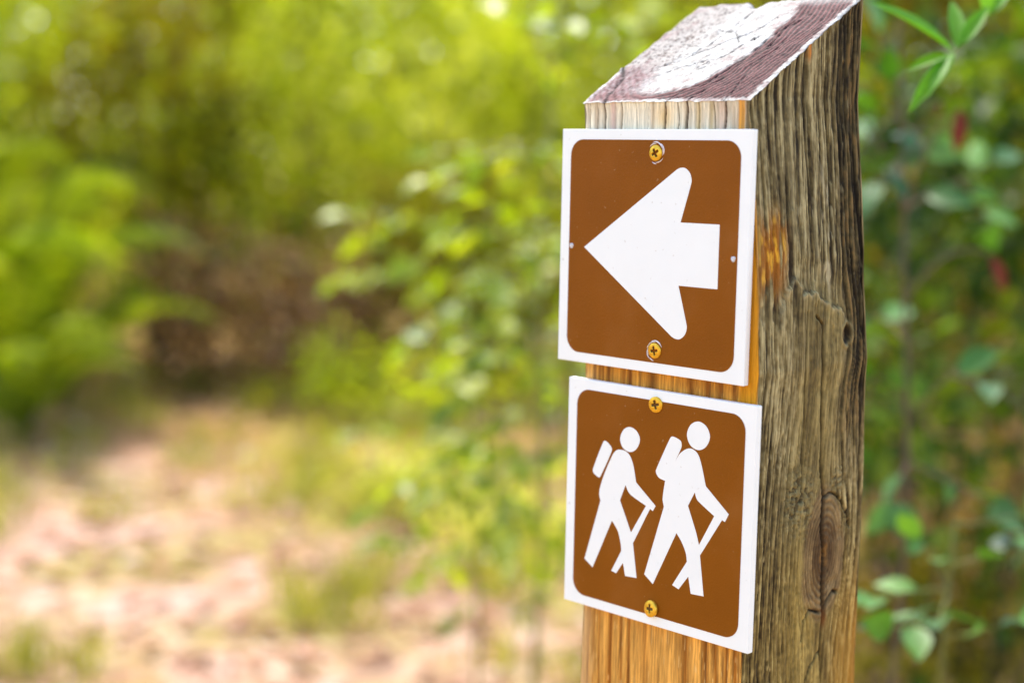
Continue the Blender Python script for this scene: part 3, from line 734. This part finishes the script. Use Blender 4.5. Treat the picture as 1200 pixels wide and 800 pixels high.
def shrub(name, label, cat, px, D, h, wd, n, L, mat, group, lobes=9, low=.12, tone=(.5, .25), seed=0, dens=.55, narrow=.42, stems=True):
    r = np.random.default_rng(seed+1000)
    base = gnd(px, D)
    e = empty(name, base); tag(e, label, cat, group)
    cs, rs = [], []
    for i in range(lobes):
        f = (i+.5)/lobes; zz = low*h+(h*.88-low*h)*f
        wr = wd*.5*(.55+.65*math.sin(math.pi*min(1, .25+.75*f)))
        a_ = i*2.4+r.uniform(-.5, .5); rad = wr*r.uniform(.25, .8)
        cs.append((rad*math.cos(a_), rad*math.sin(a_), zz)); rs.append(wd*r.uniform(.20, .34))
    cs, rs = np.array(cs), np.array(rs)
    k = r.integers(0, lobes, n)
    dirs = nrm(r.normal(size=(n, 3))); rr_ = r.uniform(0, 1, n)**dens
    off = dirs*(rs[k]*rr_)[:, None]*np.array([1, 1, .85])
    # uneven outline: a few shoots poke out
    off *= (1+.55*(r.uniform(size=(n, 1)) > .86))
    Pp = cs[k]+off; Pp[:, 2] = np.maximum(Pp[:, 2], .03)
    Dd = nrm(dirs*.8+r.normal(size=(n, 3))*.6+np.array([0, 0, -.15])); Uu = nrm(np.array([0, 0, 1.])+r.normal(size=(n, 3))*.55)
    Ls = L*r.uniform(.6, 1.25, n)
    V, F, per = leaves(Pp, Dd, Uu, Ls, Ls*narrow*.5*1.2, False, .15, .25)
    lobt = r.normal(0, .16, lobes)
    tn = np.clip(r.normal(tone[0], tone[1], n)+lobt[k], 0, 1)
    mesh_np('crown', V, F, LM[mat], e, False, tone=np.repeat(tn, per))
    if stems:
        ps = []
        for c in cs:
            b0 = np.array([r.normal()*.04, r.normal()*.04, -.05])
            cv = curve(b0, c, np.array([r.normal(), r.normal(), 0])*.06*wd, 7)
            ps.append((cv, np.linspace(.008, .002, 7)*(.5+h*.4)))
        V, F = tube(ps, 5); mesh_np('stem', V, F, M_BARK, e)
    return e

def fern(name, label, px, D, h, spread, nf, seed, group, mat='green', tone=(.6, .25)):
    r = np.random.default_rng(seed); base = gnd(px, D)
    e = empty(name, base); tag(e, label, 'fern', group)
    for i in range(nf):
        a_ = i*2.399+r.uniform(-.3, .3); out = np.array([math.cos(a_), math.sin(a_), 0]); ln = r.uniform(.75, 1.15)
        t = np.linspace(0, 1, 26)
        sp_ = spread*ln*r.uniform(.6, 1.1); hh = h*ln*r.uniform(.75, 1.1)
        pts = out[None]*(sp_*t**1.25)[:, None]+np.array([0, 0, 1.])[None]*(hh*(1.9*t-1.25*t**2.2))[:, None]
        T = nrm(np.gradient(pts, axis=0)); side = nrm(np.cross(T, [0, 0, 1.])); upv = np.cross(side, T)
        ft = r.normal(0, .3)
        P, Dd, U, L, Wd, tn = [], [], [], [], [], []
        for k in range(4, 26):
            for sgn in (-1, 1):
                P.append(pts[k]-side[k]*sgn*.004); Dd.append(side[k]*sgn+T[k]*.55-np.array([0, 0, .25])); U.append(upv[k])
                l = (.15*math.sin(math.pi*(.12+.86*t[k]))+.03)*h*1.1*r.uniform(.85, 1.1); L.append(l); Wd.append(l*.08+.004); tn.append(np.clip(r.normal(tone[0]+ft, tone[1]), 0, 1))
        V, F, per = leaves(P, Dd, U, L, Wd, False, .2, .2)
        V2, F2 = tube([(pts, np.linspace(.009, .004, 26))], 5)      # the rib every leaflet grows from
        mesh_np('frond', np.vstack([V, V2]), [F[0], F2[0]+len(V)], LM[mat], e, False, tone=np.concatenate([np.repeat(tn, per), np.full(len(V2), .25)]))
    return e

def sapling(name, label, stem, branches, L, mat, group=None, spacing=.03, stem_r=.004, narrow=.5, seed=0, tone=(.5, .25), droop=.3, jitter=.5, cat='sapling', bark=None, fold=.15, red=None, twigs=0):
    """stem and branches: lists of world points; leaves alternate along every branch"""
    r = np.random.default_rng(seed)
    stem = [np.asarray(p, float) for p in stem]
    g0 = stem[0].copy(); g0[2] = ground_h(g0[0], g0[1])
    base = g0; e = empty(name, base); tag(e, label, cat, group)
    def dense(pts, step=.012):
        pts = np.asarray(pts); o = []
        for a_, b_ in zip(pts[:-1], pts[1:]):
            k = max(2, int(np.linalg.norm(b_-a_)/step)); o += [a_+(b_-a_)*i/k for i in range(k)]
        o = np.array(o+[pts[-1]])
        if len(o) > 6:
            for _ in range(6): o[1:-1] = (o[:-2]+2*o[1:-1]+o[2:])/4
        return o
    sp_ = main_ = dense([g0-np.array([0, 0, .04])]+([g0+(stem[0]-g0)*.5+r.normal(size=3)*.02] if stem[0][2] > g0[2]+.1 else [])+stem, .03)
    ps = [(sp_-base, np.linspace(stem_r*1.5, stem_r*.5, len(sp_)))]
    P, Dd, U, Ls = [], [], [], []
    branches = [list(b_) for b_ in branches]; n_main = len(branches)
    for br in list(branches):
        for q in range(twigs):
            i_ = r.integers(0, len(br)-1) if len(br) > 1 else 0
            a_ = np.asarray(br[i_], float); b_ = np.asarray(br[min(i_+1, len(br)-1)], float); p_ = a_+(b_-a_)*r.uniform(.1, 1)
            dv = nrm(nrm(b_-a_)*.5+r.normal(size=3)*np.array([1, 1, .6])); ln = r.uniform(.06, .15)
            branches.append([p_, p_+dv*ln*.5, p_+dv*ln+np.array([0, 0, -.015])])
    for nb_, br in enumerate(branches):
        b0 = np.asarray(br[0], float); j = np.argmin(np.linalg.norm(sp_-b0, axis=1)+np.where(sp_[:, 2] > b0[2]+.01, 1, 0))
        pts = dense(([sp_[j]] if nb_ < n_main else [])+[np.asarray(q, float) for q in br]); ps.append((pts-base, np.linspace(stem_r*.55, stem_r*.2, len(pts))))
        cum = np.concatenate([[0], np.cumsum(np.linalg.norm(np.diff(pts, axis=0), axis=1))])
        s_, side_ = min(.03, cum[-1]*.4), 1
        while s_ < cum[-1]:
            k = np.searchsorted(cum, s_); k = min(max(k, 1), len(pts)-1)
            T = nrm(pts[k]-pts[k-1]); sd_ = nrm(np.cross(T, [0, 0, 1.])+r.normal(size=3)*.25)
            P.append(pts[k]-base); Dd.append(T*.55+sd_*side_+r.normal(size=3)*.3*jitter); U.append(np.array([0, 0, 1.])+r.normal(size=3)*jitter)
            Ls.append(L*r.uniform(.6, 1.15)); side_ *= -1; s_ += spacing*r.uniform(.6, 1.4)
        P.append(pts[-1]-base); Dd.append(nrm(pts[-1]-pts[-2])+r.normal(size=3)*.15); U.append(np.array([0, 0, 1.])+r.normal(size=3)*jitter); Ls.append(L*r.uniform(.8, 1.2))
    Ls = np.array(Ls)
    V, F, per = leaves(P, Dd, U, Ls, Ls*narrow*.5, True, droop, fold)
    tn = np.clip(r.normal(tone[0], tone[1], len(P)), 0, 1)
    mesh_np('leaves', V, F, LM[mat], e, True, tone=np.repeat(tn, per))
    for (b0, d0, l0) in (red or []):
        b0 = np.asarray(b0, float); j = np.argmin(np.linalg.norm(main_-b0-np.array([0, 0, -.05]), axis=1))
        tw = curve(main_[j], b0, np.array([0, 0, .02]), 8); ps.append((tw-base, np.linspace(stem_r*.5, stem_r*.25, 8)))
    V, F = tube(ps, 7); mesh_np('stem', V, F, bark or M_BARK, e)
    if red:
        for (b0, d0, l0) in red:
            V, F, per = leaves([np.asarray(b0)-base], [d0], [np.array([.6, -.6, .4])], [l0], [l0*.17], True, .1, .2)
            o = mesh_np('red_leaf', V, F, LM['red'], e, True, tone=np.full(per, .5))
    return e

# ---- thicket at the far side of the trail (each shrub its own thing)
TH_G = 'shrubs of the thicket across the trail'
shrub('shrub', 'mid green shrub at the far left end of the thicket', 'shrub', -120, 6.6, 1.9, 1.3, 2600, .075, 'green', TH_G, seed=1, tone=(.4, .25))
shrub('shrub', 'olive green shrub rising behind the arching ferns', 'shrub', 60, 7.2, 2.3, 1.4, 2600, .075, 'yellowgreen', TH_G, seed=2, tone=(.42, .28))
shrub('shrub', 'dark olive shrub above the brown hollow in the thicket', 'shrub', 190, 6.9, 2.0, 1.1, 2200, .07, 'olive', TH_G, seed=3, tone=(.6, .28), low=.38)
shrub('shrub', 'olive yellow shrub in the left middle of the thicket', 'shrub', 330, 7.0, 2.1, 1.1, 2300, .07, 'yellowgreen', TH_G, seed=4, tone=(.35, .28), low=.3)
shrub('shrub', 'pale straw green shrub tallest in the thicket middle', 'shrub', 430, 8.2, 2.9, 1.4, 2600, .08, 'pale', TH_G, seed=5, tone=(.6, .25), low=.3)
shrub('shrub', 'low dull olive shrub at the foot of the broad yellow green shrub', 'shrub', 520, 6.2, 1.0, .8, 1500, .06, 'olive', TH_G, seed=6, tone=(.55, .28))
shrub('shrub', 'broad yellow green shrub directly left of the post', 'shrub', 560, 6.6, 2.1, 1.3, 2600, .075, 'yellowgreen', TH_G, seed=7, tone=(.45, .28), low=.12)
shrub('shrub', 'bright lime shrub hidden partly behind the signs', 'shrub', 720, 7.0, 2.4, 1.3, 2500, .075, 'yellowgreen', TH_G, seed=8, tone=(.55, .25))
shrub('shrub', 'shaded olive shrub behind the right side of the post', 'shrub', 900, 6.4, 2.2, 1.4, 2500, .07, 'olive', TH_G, seed=9)
shrub('shrub', 'brown olive shrub right of the post behind the glossy saplings', 'shrub', 1075, 4.2, 1.9, 1.3, 3600, .055, 'olive', TH_G, seed=10, tone=(.5, .3), low=.10)
shrub('shrub', 'dull olive shrub at the right end of the thicket', 'shrub', 1260, 4.0, 2.0, 1.4, 3600, .055, 'olive', TH_G, seed=12, tone=(.45, .28))
shrub('shrub', 'dark green leafy shrub right of the post with red leaves before it', 'shrub', 1125, 2.5, 1.35, .85, 2400, .052, 'dark', TH_G, seed=18, tone=(.48, .32), low=.28, narrow=.55, stems=True)
BR_G = 'dead brown brush in the hollow'  # the two left clumps give the hollow's shade by brown leaf colour
shrub('dead_brush', 'dead brown brush put in for the shade of the hollow under the thicket', 'brush', 240, 6.2, .62, .8, 900, .07, 'brown', BR_G, seed=14, tone=(.55, .3), lobes=6)
shrub('dead_brush', 'rust brown dead brush put in as hollow shade below the olive yellow shrub', 'brush', 370, 6.1, .55, .95, 1000, .07, 'brown', BR_G, seed=16, tone=(.6, .3), lobes=6)
shrub('dead_brush', 'dry rust brown brush right of the post low down', 'brush', 1120, 3.2, .34, 1.0, 900, .05, 'brown', BR_G, seed=15, tone=(.9, .2), lobes=6)
# a second rank, sunlight put into the leaf colour of the pale ones
B_G = 'tall bushes behind the thicket'
for i, (px, D, h, wd, mt, lb, tn) in enumerate([
    (-160, 9.5, 3.0, 2.2, 'green', 'tall green bush behind the thicket at its left end', (.5, .25)),
    (70, 10.2, 3.3, 2.2, 'yellowgreen', 'tall yellow green bush rising behind the ferns', (.4, .25)),
    (250, 9.6, 3.0, 2.0, 'green', 'tall green bush rising behind the brown hollow', (.5, .25)),
    (450, 11., 3.4, 2.3, 'pale', 'tall pale bush with sunlit leaf colour behind the thicket middle', (.75, .2)),
    (640, 10., 3.2, 2.0, 'pale', 'tall straw coloured bush seen left of the post top', (.55, .25)),
    (830, 9.6, 3.1, 2.1, 'yellowgreen', 'tall lime bush behind the wooden post', (.5, .25)),
    (1020, 7.6, 2.9, 2.0, 'olive', 'tall olive bush just right of the post edge', (.5, .25)),
    (1240, 7.4, 3.0, 2.2, 'olive', 'tall brown green bush behind the right end', (.4, .25))]):
    shrub('tall_bush', lb, 'bush', px, D, h, wd, 3400, .10, mt, B_G, lobes=12, low=.05, tone=tn, seed=40+i)
# ferns with arching fronds on the left
F_G = 'ferns at the left edge of the trail'
fern('fern', 'large bright fern with drooping fronds nearest the left frame edge', 0, 5.3, 1.08, .95, 11, 301, F_G, 'green', (.48, .22))
fern('fern', 'smaller fern with arching fronds between large fern and hollow', 70, 5.6, .62, .7, 10, 302, F_G, 'green', (.5, .25))
fern('fern', 'low spreading fern drooping over the trail edge at the frame corner', 20, 4.9, .5, .75, 10, 304, F_G, 'green', (.62, .25))
fern('fern', 'darker fern standing behind the two bright ferns', -60, 6.2, 1.2, .8, 13, 303, F_G, 'yellowgreen', (.4, .25))

# ---- low weeds between the trail and the post
W_G = 'low weeds beside the trail'
for i, (px, D, h, wd, mt, lb) in enumerate([
    (600, 3.6, .18, .5, 'pale', 'low yellow green weed clump left of the lower sign'),
    (470, 4.1, .16, .50, 'pale', 'low pale weed clump in the middle of the trail edge'),
    (540, 4.9, .42, .6, 'yellowgreen', 'leafy weed clump in front of the yellow green shrub'),
    (395, 5.5, .30, .5, 'green', 'green weed clump at the thicket foot near the hollow'),
    (1110, 2.1, .2, .4, 'olive', 'yellowish olive weed clump low at the right behind the seedling'),
    (1050, 2.5, .30, .5, 'olive', 'olive weed clump low behind the right side of the post'),
    (1200, 2.6, .34, .6, 'olive', 'yellow olive weed clump at the lower right')]):
    shrub('weed', lb, 'weed', px, D, h, wd, 460, .045, mt, W_G, lobes=6, low=.15, tone=(.6, .25), seed=80+i, stems=True)

# ---- saplings close behind the post
A = at
sapling('sapling', 'leafy lime green sapling with spreading twigs left of the signs', [A(640, 560, 1.95), A(628, 380, 1.95), A(640, 200, 1.95), A(655, 20, 1.98), A(665, -80, 2.0)],
        [[A(630, 420, 1.95), A(590, 400, 1.9), A(545, 430, 1.86)], [A(632, 480, 1.95), A(560, 500, 1.92), A(505, 560, 1.9)], [A(634, 520, 1.95), A(600, 570, 1.9), A(575, 620, 1.88)],
         [A(630, 350, 1.95), A(590, 320, 1.98), A(550, 330, 2.0)], [A(633, 300, 1.95), A(605, 260, 1.95), A(570, 240, 1.98)], [A(640, 200, 1.95), A(600, 170, 1.9), A(570, 190, 1.9)],
         [A(640, 240, 1.95), A(690, 220, 2.0), A(720, 200, 2.1)], [A(650, 90, 1.95), A(625, 40, 1.93), A(610, 5, 1.92)], [A(655, 60, 1.96), A(700, 30, 1.93), A(745, 10, 1.92)], [A(632, 400, 1.95), A(665, 350, 2.0), A(690, 330, 2.05)],
         [A(640, 540, 1.95), A(670, 520, 2.0), A(700, 540, 2.05)]],
        .040, 'lime', 'saplings behind the post', .023, .0035, .58, 501, (.5, .3), twigs=6, bark=M_GSTEM)
sapling('sapling', 'thin yellow green sapling standing farther behind the lime one', [A(560, 650, 2.6), A(555, 500, 2.6), A(548, 330, 2.6), A(540, 230, 2.6)],
        [[A(556, 520, 2.6), A(520, 500, 2.55), A(480, 480, 2.5)], [A(552, 430, 2.6), A(600, 410, 2.65), A(640, 420, 2.7)], [A(551, 400, 2.6), A(515, 370, 2.6), A(480, 320, 2.6)], [A(548, 330, 2.6), A(600, 290, 2.6), A(640, 300, 2.6)],
         [A(556, 560, 2.6), A(600, 590, 2.5), A(640, 600, 2.5)], [A(560, 640, 2.6), A(600, 660, 2.55), A(630, 690, 2.5)], [A(556, 540, 2.6), A(500, 590, 2.5), A(475, 640, 2.5)], [A(545, 280, 2.6), A(500, 250, 2.6), A(470, 260, 2.6)]],
        .046, 'lime', 'saplings behind the post', .030, .003, .58, 502, (.42, .3), twigs=5, bark=M_GSTEM)
sapling('sapling', 'dark glossy sapling close behind the right side of the post', [A(1068, 560, 1.32), A(1062, 450, 1.32), A(1060, 300, 1.33), A(1058, 150, 1.34), A(1052, 20, 1.36)],
        [[A(1064, 470, 1.32), A(1040, 440, 1.3), A(1022, 440, 1.28)], [A(1064, 490, 1.32), A(1095, 450, 1.3), A(1122, 435, 1.3)], [A(1060, 230, 1.33), A(1040, 190, 1.32), A(1028, 150, 1.3)],
         [A(1058, 160, 1.34), A(1040, 100, 1.33), A(1030, 40, 1.32)], [A(1060, 240, 1.33), A(1110, 220, 1.36), A(1165, 190, 1.4)], [A(1058, 140, 1.34), A(1085, 170, 1.3)], [A(1066, 530, 1.32), A(1045, 590, 1.28)], [A(1062, 400, 1.32), A(1030, 360, 1.36), A(1012, 380, 1.38)]],
        .037, 'glossy', 'saplings behind the post', .025, .003, .6, 503, (.5, .3), jitter=.7, twigs=1,
        red=[(A(1127, 128, 1.2), -up+right*-.12, .036), (A(1162, 300, 1.3), -up*.8+right*.35, .034), (A(1104, 122, 1.3), -up*.6-right*.3, .014)])
sapling('seedling', 'low glossy seedling with small upturned leaves right of the post', [A(1105, 770, 1.12), A(1108, 720, 1.12), A(1112, 660, 1.12), A(1120, 610, 1.13)],
        [[A(1108, 720, 1.12), A(1085, 735, 1.08), A(1045, 735, 1.05)], [A(1110, 690, 1.12), A(1060, 690, 1.1), A(1025, 700, 1.08)], [A(1112, 660, 1.12), A(1150, 655, 1.1), A(1190, 640, 1.12)],
         [A(1118, 620, 1.13), A(1160, 612, 1.13), A(1205, 600, 1.14)], [A(1112, 680, 1.12), A(1090, 640, 1.12), A(1078, 630, 1.12)], [A(1108, 740, 1.12), A(1150, 745, 1.08), A(1195, 725, 1.06)], [A(1110, 700, 1.12), A(1100, 725, 1.06)]],
        .034, 'glossy', None, .024, .002, .62, 504, (.65, .3), jitter=.6, cat='seedling', droop=.15, bark=M_GSTEM)
# overhanging sprig with narrow leaves, rooted just right of the frame
e = sapling('young_tree', 'slender young tree reaching a fresh narrow leaved sprig over from the right', [A(1238, 760, .98), A(1232, 400, .97), A(1222, 100, .95), A(1208, -60, .92)],
        [[A(1209, -60, .92), A(1182, -22, .87), A(1160, 15, .84), A(1118, 62, .82)]],
        .036, 'sprig', None, .2, .0022, .24, 505, (.5, .1), cat='tree', bark=M_GSTEM)
base = np.array(e.location)
lv = [(A(1118, 62, .82), A(1075, 37, .80), A(1028, -8, .79), .0062), (A(1117, 64, .82), A(1095, 90, .81), A(1066, 127, .80), .0048), (A(1113, 65, .82), A(1090, 68, .815), A(1063, 79, .81), .0038),
      (A(1121, 58, .82), A(1107, 35, .825), A(1118, -5, .84), .0050), (A(1124, 55, .82), A(1145, 38, .83), A(1160, 2, .83), .0042), (A(1155, 20, .84), A(1162, 0, .84), A(1150, -40, .84), .0060), (A(1160, 18, .84), A(1172, 5, .84), A(1182, -25, .85), .005)]
Pq = np.array([a_-base for a_, m_, b_, w_ in lv]); Dq = np.array([nrm(b_-a_) for a_, m_, b_, w_ in lv]); Lq = np.array([np.linalg.norm(b_-a_) for a_, m_, b_, w_ in lv]); Wq = np.array([w_ for *_, w_ in lv])
Uq = np.array([up*.8-fwd*.7+right*.2]*len(lv))
V, F, per = leaves(Pq, Dq, Uq, Lq, Wq, True, .10, .35)
mesh_np('sprig', V, F, LM['sprig'], e, True, tone=np.repeat(rng.uniform(.3, .9, len(lv)), per))

# ------------------------------------------------------------------ ground, litter, grass, far woods
m, nt, nd, lk = new_mat('forest_floor')
out = N(nt, 'ShaderNodeOutputMaterial'); p = N(nt, 'ShaderNodeBsdfPrincipled'); lk.new(p.outputs[0], out.inputs[0])
p.inputs['Roughness'].default_value = .9; p.inputs['Specular IOR Level'].default_value = .2
tc = N(nt, 'ShaderNodeTexCoord')
def noise(sc, det=5, rough=.55):
    n = N(nt, 'ShaderNodeTexNoise'); n.inputs['Scale'].default_value = sc; n.inputs['Detail'].default_value = det; n.inputs['Roughness'].default_value = rough
    lk.new(tc.outputs['Object'], n.inputs['Vector']); return n
n1, n2, n3, n4 = noise(1.6), noise(3.1), noise(14., 6), noise(60., 4, .7)
sand = ramp(nt, [(.3, (.29, .15, .085)), (.5, (.42, .25, .17)), (.7, (.56, .42, .35))]); lk.new(n3.outputs['Fac'], sand.inputs[0])
litter = ramp(nt, [(.3, (.20, .085, .022)), (.5, (.42, .21, .08)), (.7, (.55, .35, .19))]); lk.new(n4.outputs['Fac'], litter.inputs[0])
moss = ramp(nt, [(.35, (.13, .12, .008)), (.6, (.30, .26, .025))]); lk.new(n3.outputs['Fac'], moss.inputs[0])
# trail mask from the signed distance to the trail's line on the ground
sep = N(nt, 'ShaderNodeSeparateXYZ'); lk.new(tc.outputs['Object'], sep.inputs[0])
c0 = gnd(380, 3.0); tdir = nrm(RH*-.85+FH*.5); tn_ = np.array([-tdir[1], tdir[0]])
def math2(op, a_, b_):
    n = N(nt, 'ShaderNodeMath', operation=op)
    for i, v in enumerate((a_, b_)):
        if hasattr(v, 'is_output'): lk.new(v, n.inputs[i])
        elif v is not None: n.inputs[i].default_value = v
    return n.outputs[0]
dd = math2('ADD', math2('MULTIPLY', sep.outputs['X'], float(tn_[0])), math2('MULTIPLY', sep.outputs['Y'], float(tn_[1])))
dd = math2('ABSOLUTE', math2('SUBTRACT', dd, float(c0[0]*tn_[0]+c0[1]*tn_[1])), None)
dd = math2('ADD', dd, math2('MULTIPLY', math2('SUBTRACT', n1.outputs['Fac'], .5), 2.6))
trm = N(nt, 'ShaderNodeMapRange'); trm.inputs['From Min'].default_value = 1.7; trm.inputs['From Max'].default_value = .3; lk.new(dd, trm.inputs['Value'])
mossm = N(nt, 'ShaderNodeMapRange'); mossm.inputs['From Min'].default_value = .44; mossm.inputs['From Max'].default_value = .62; lk.new(n2.outputs['Fac'], mossm.inputs['Value'])
mA = N(nt, 'ShaderNodeMixRGB'); lk.new(trm.outputs[0], mA.inputs[0]); lk.new(litter.outputs[0], mA.inputs[1]); lk.new(sand.outputs[0], mA.inputs[2])
mB = N(nt, 'ShaderNodeMixRGB'); mfac = math2('MULTIPLY', mossm.outputs[0], .78); lk.new(mfac, mB.inputs[0]); lk.new(mA.outputs[0], mB.inputs[1]); lk.new(moss.outputs[0], mB.inputs[2])
lk.new(mB.outputs[0], p.inputs['Base Color'])
bp = N(nt, 'ShaderNodeBump'); bp.inputs['Distance'].default_value = .01; lk.new(n4.outputs['Fac'], bp.inputs['Height']); lk.new(bp.outputs[0], p.inputs['Normal'])
M_GROUND = m
k = np.linspace(-1, 1, 261); ax = np.sinh(k*5.2)/np.sinh(5.2)*160
gx, gy = np.meshgrid(ax+CAM[0]+FH[0]*4, ax+CAM[1]+FH[1]*4)
gz = ground_h(gx, gy)
nn = len(ax); a = np.arange(nn-1)[:, None]*nn+np.arange(nn-1)[None]
g = mesh_np('ground', np.stack([gx, gy, gz], -1).reshape(-1, 3), [np.stack([a, a+1, a+nn+1, a+nn], -1).reshape(-1, 4)], M_GROUND)
tag(g, kind='structure')

n = 7000
Dg = rng.uniform(1.2, 7.5, n); pxg = rng.uniform(-500, 1700, n)
q = CAM[None]+Dg[:, None]*(FH[None]+RH[None]*((pxg-600)/FPX)[:, None])
q[:, 2] = ground_h(q[:, 0], q[:, 1])+.006+rng.uniform(0, .012, n)
Dd = rng.normal(size=(n, 3)); Dd[:, 2] *= .15; Uu = np.array([0, 0, 1.])+rng.normal(size=(n, 3))*.25
Ls = rng.uniform(.03, .085, n)
V, F, per = leaves(q, Dd, Uu, Ls, Ls*.25, False, .05, .3)
t_ = mesh_np('leaf_litter', V, F, LM['litter'], None, False, tone=np.repeat(rng.uniform(0, 1, n), per))
tag(t_, 'scattered fallen leaves in tan and rust lying on the forest floor', 'litter', kind='stuff')

nt_ = 520
Dg = rng.uniform(1.5, 6.6, nt_); pxg = rng.uniform(-400, 1600, nt_)
q = CAM[None]+Dg[:, None]*(FH[None]+RH[None]*((pxg-600)/FPX)[:, None])
keep = fbm(q[:, 0]*.8+9, q[:, 1]*.8, 77, 3)+np.where(pxg > 330, .10, .01)-np.where(Dg > 4.3, .06, 0) > .5
q = q[keep]; nb = 34; q = np.repeat(q, nb, 0)+np.concatenate([rng.normal(size=(len(q)*nb, 2))*.045, np.zeros((len(q)*nb, 1))], 1)
q[:, 2] = ground_h(q[:, 0], q[:, 1])-.005
n = len(q); Dd = rng.normal(size=(n, 3))*.45; Dd[:, 2] = 1
Ls = rng.uniform(.06, .16, n)
V, F, per = leaves(q, Dd, rng.normal(size=(n, 3)), Ls, np.full(n, .0028), True, .35, .1)
t_ = mesh_np('grass', V, F, LM['grass'], None, True, tone=np.repeat(np.clip(rng.normal(.5, .3, n), 0, 1), per))
tag(t_, 'thin yellow green grass growing in tufts on the forest floor', 'grass', kind='stuff')

n = 42000
angs = rng.uniform(-1.25, 1.25, n); dist = rng.uniform(14, 22, n)
cx, cy = CAM[0]+dist*(FH[0]*np.cos(angs)+RH[0]*np.sin(angs)), CAM[1]+dist*(FH[1]*np.cos(angs)+RH[1]*np.sin(angs))
hh = 2.6+3.4*fbm(angs*6, dist*.15, 88, 3)
zz = rng.uniform(0, 1, n)**.8*hh
q = np.stack([cx, cy, zz], 1)
Dd = rng.normal(size=(n, 3)); Uu = np.array([0, 0, 1.])+rng.normal(size=(n, 3))*.6; Ls = rng.uniform(.18, .38, n)
V, F, per = leaves(q, Dd, Uu, Ls, Ls*.28, False, .15, .25)
tn = np.clip(.35+.5*(fbm(angs*9, zz*.8, 93, 3)-.4)*2+rng.normal(0, .15, n), 0, 1)
t_ = mesh_np('woods', V, F, LM['yellowgreen'], None, False, tone=np.repeat(tn, per))
tag(t_, 'mass of yellow green woodland foliage far behind the thicket', 'woods', kind='stuff')
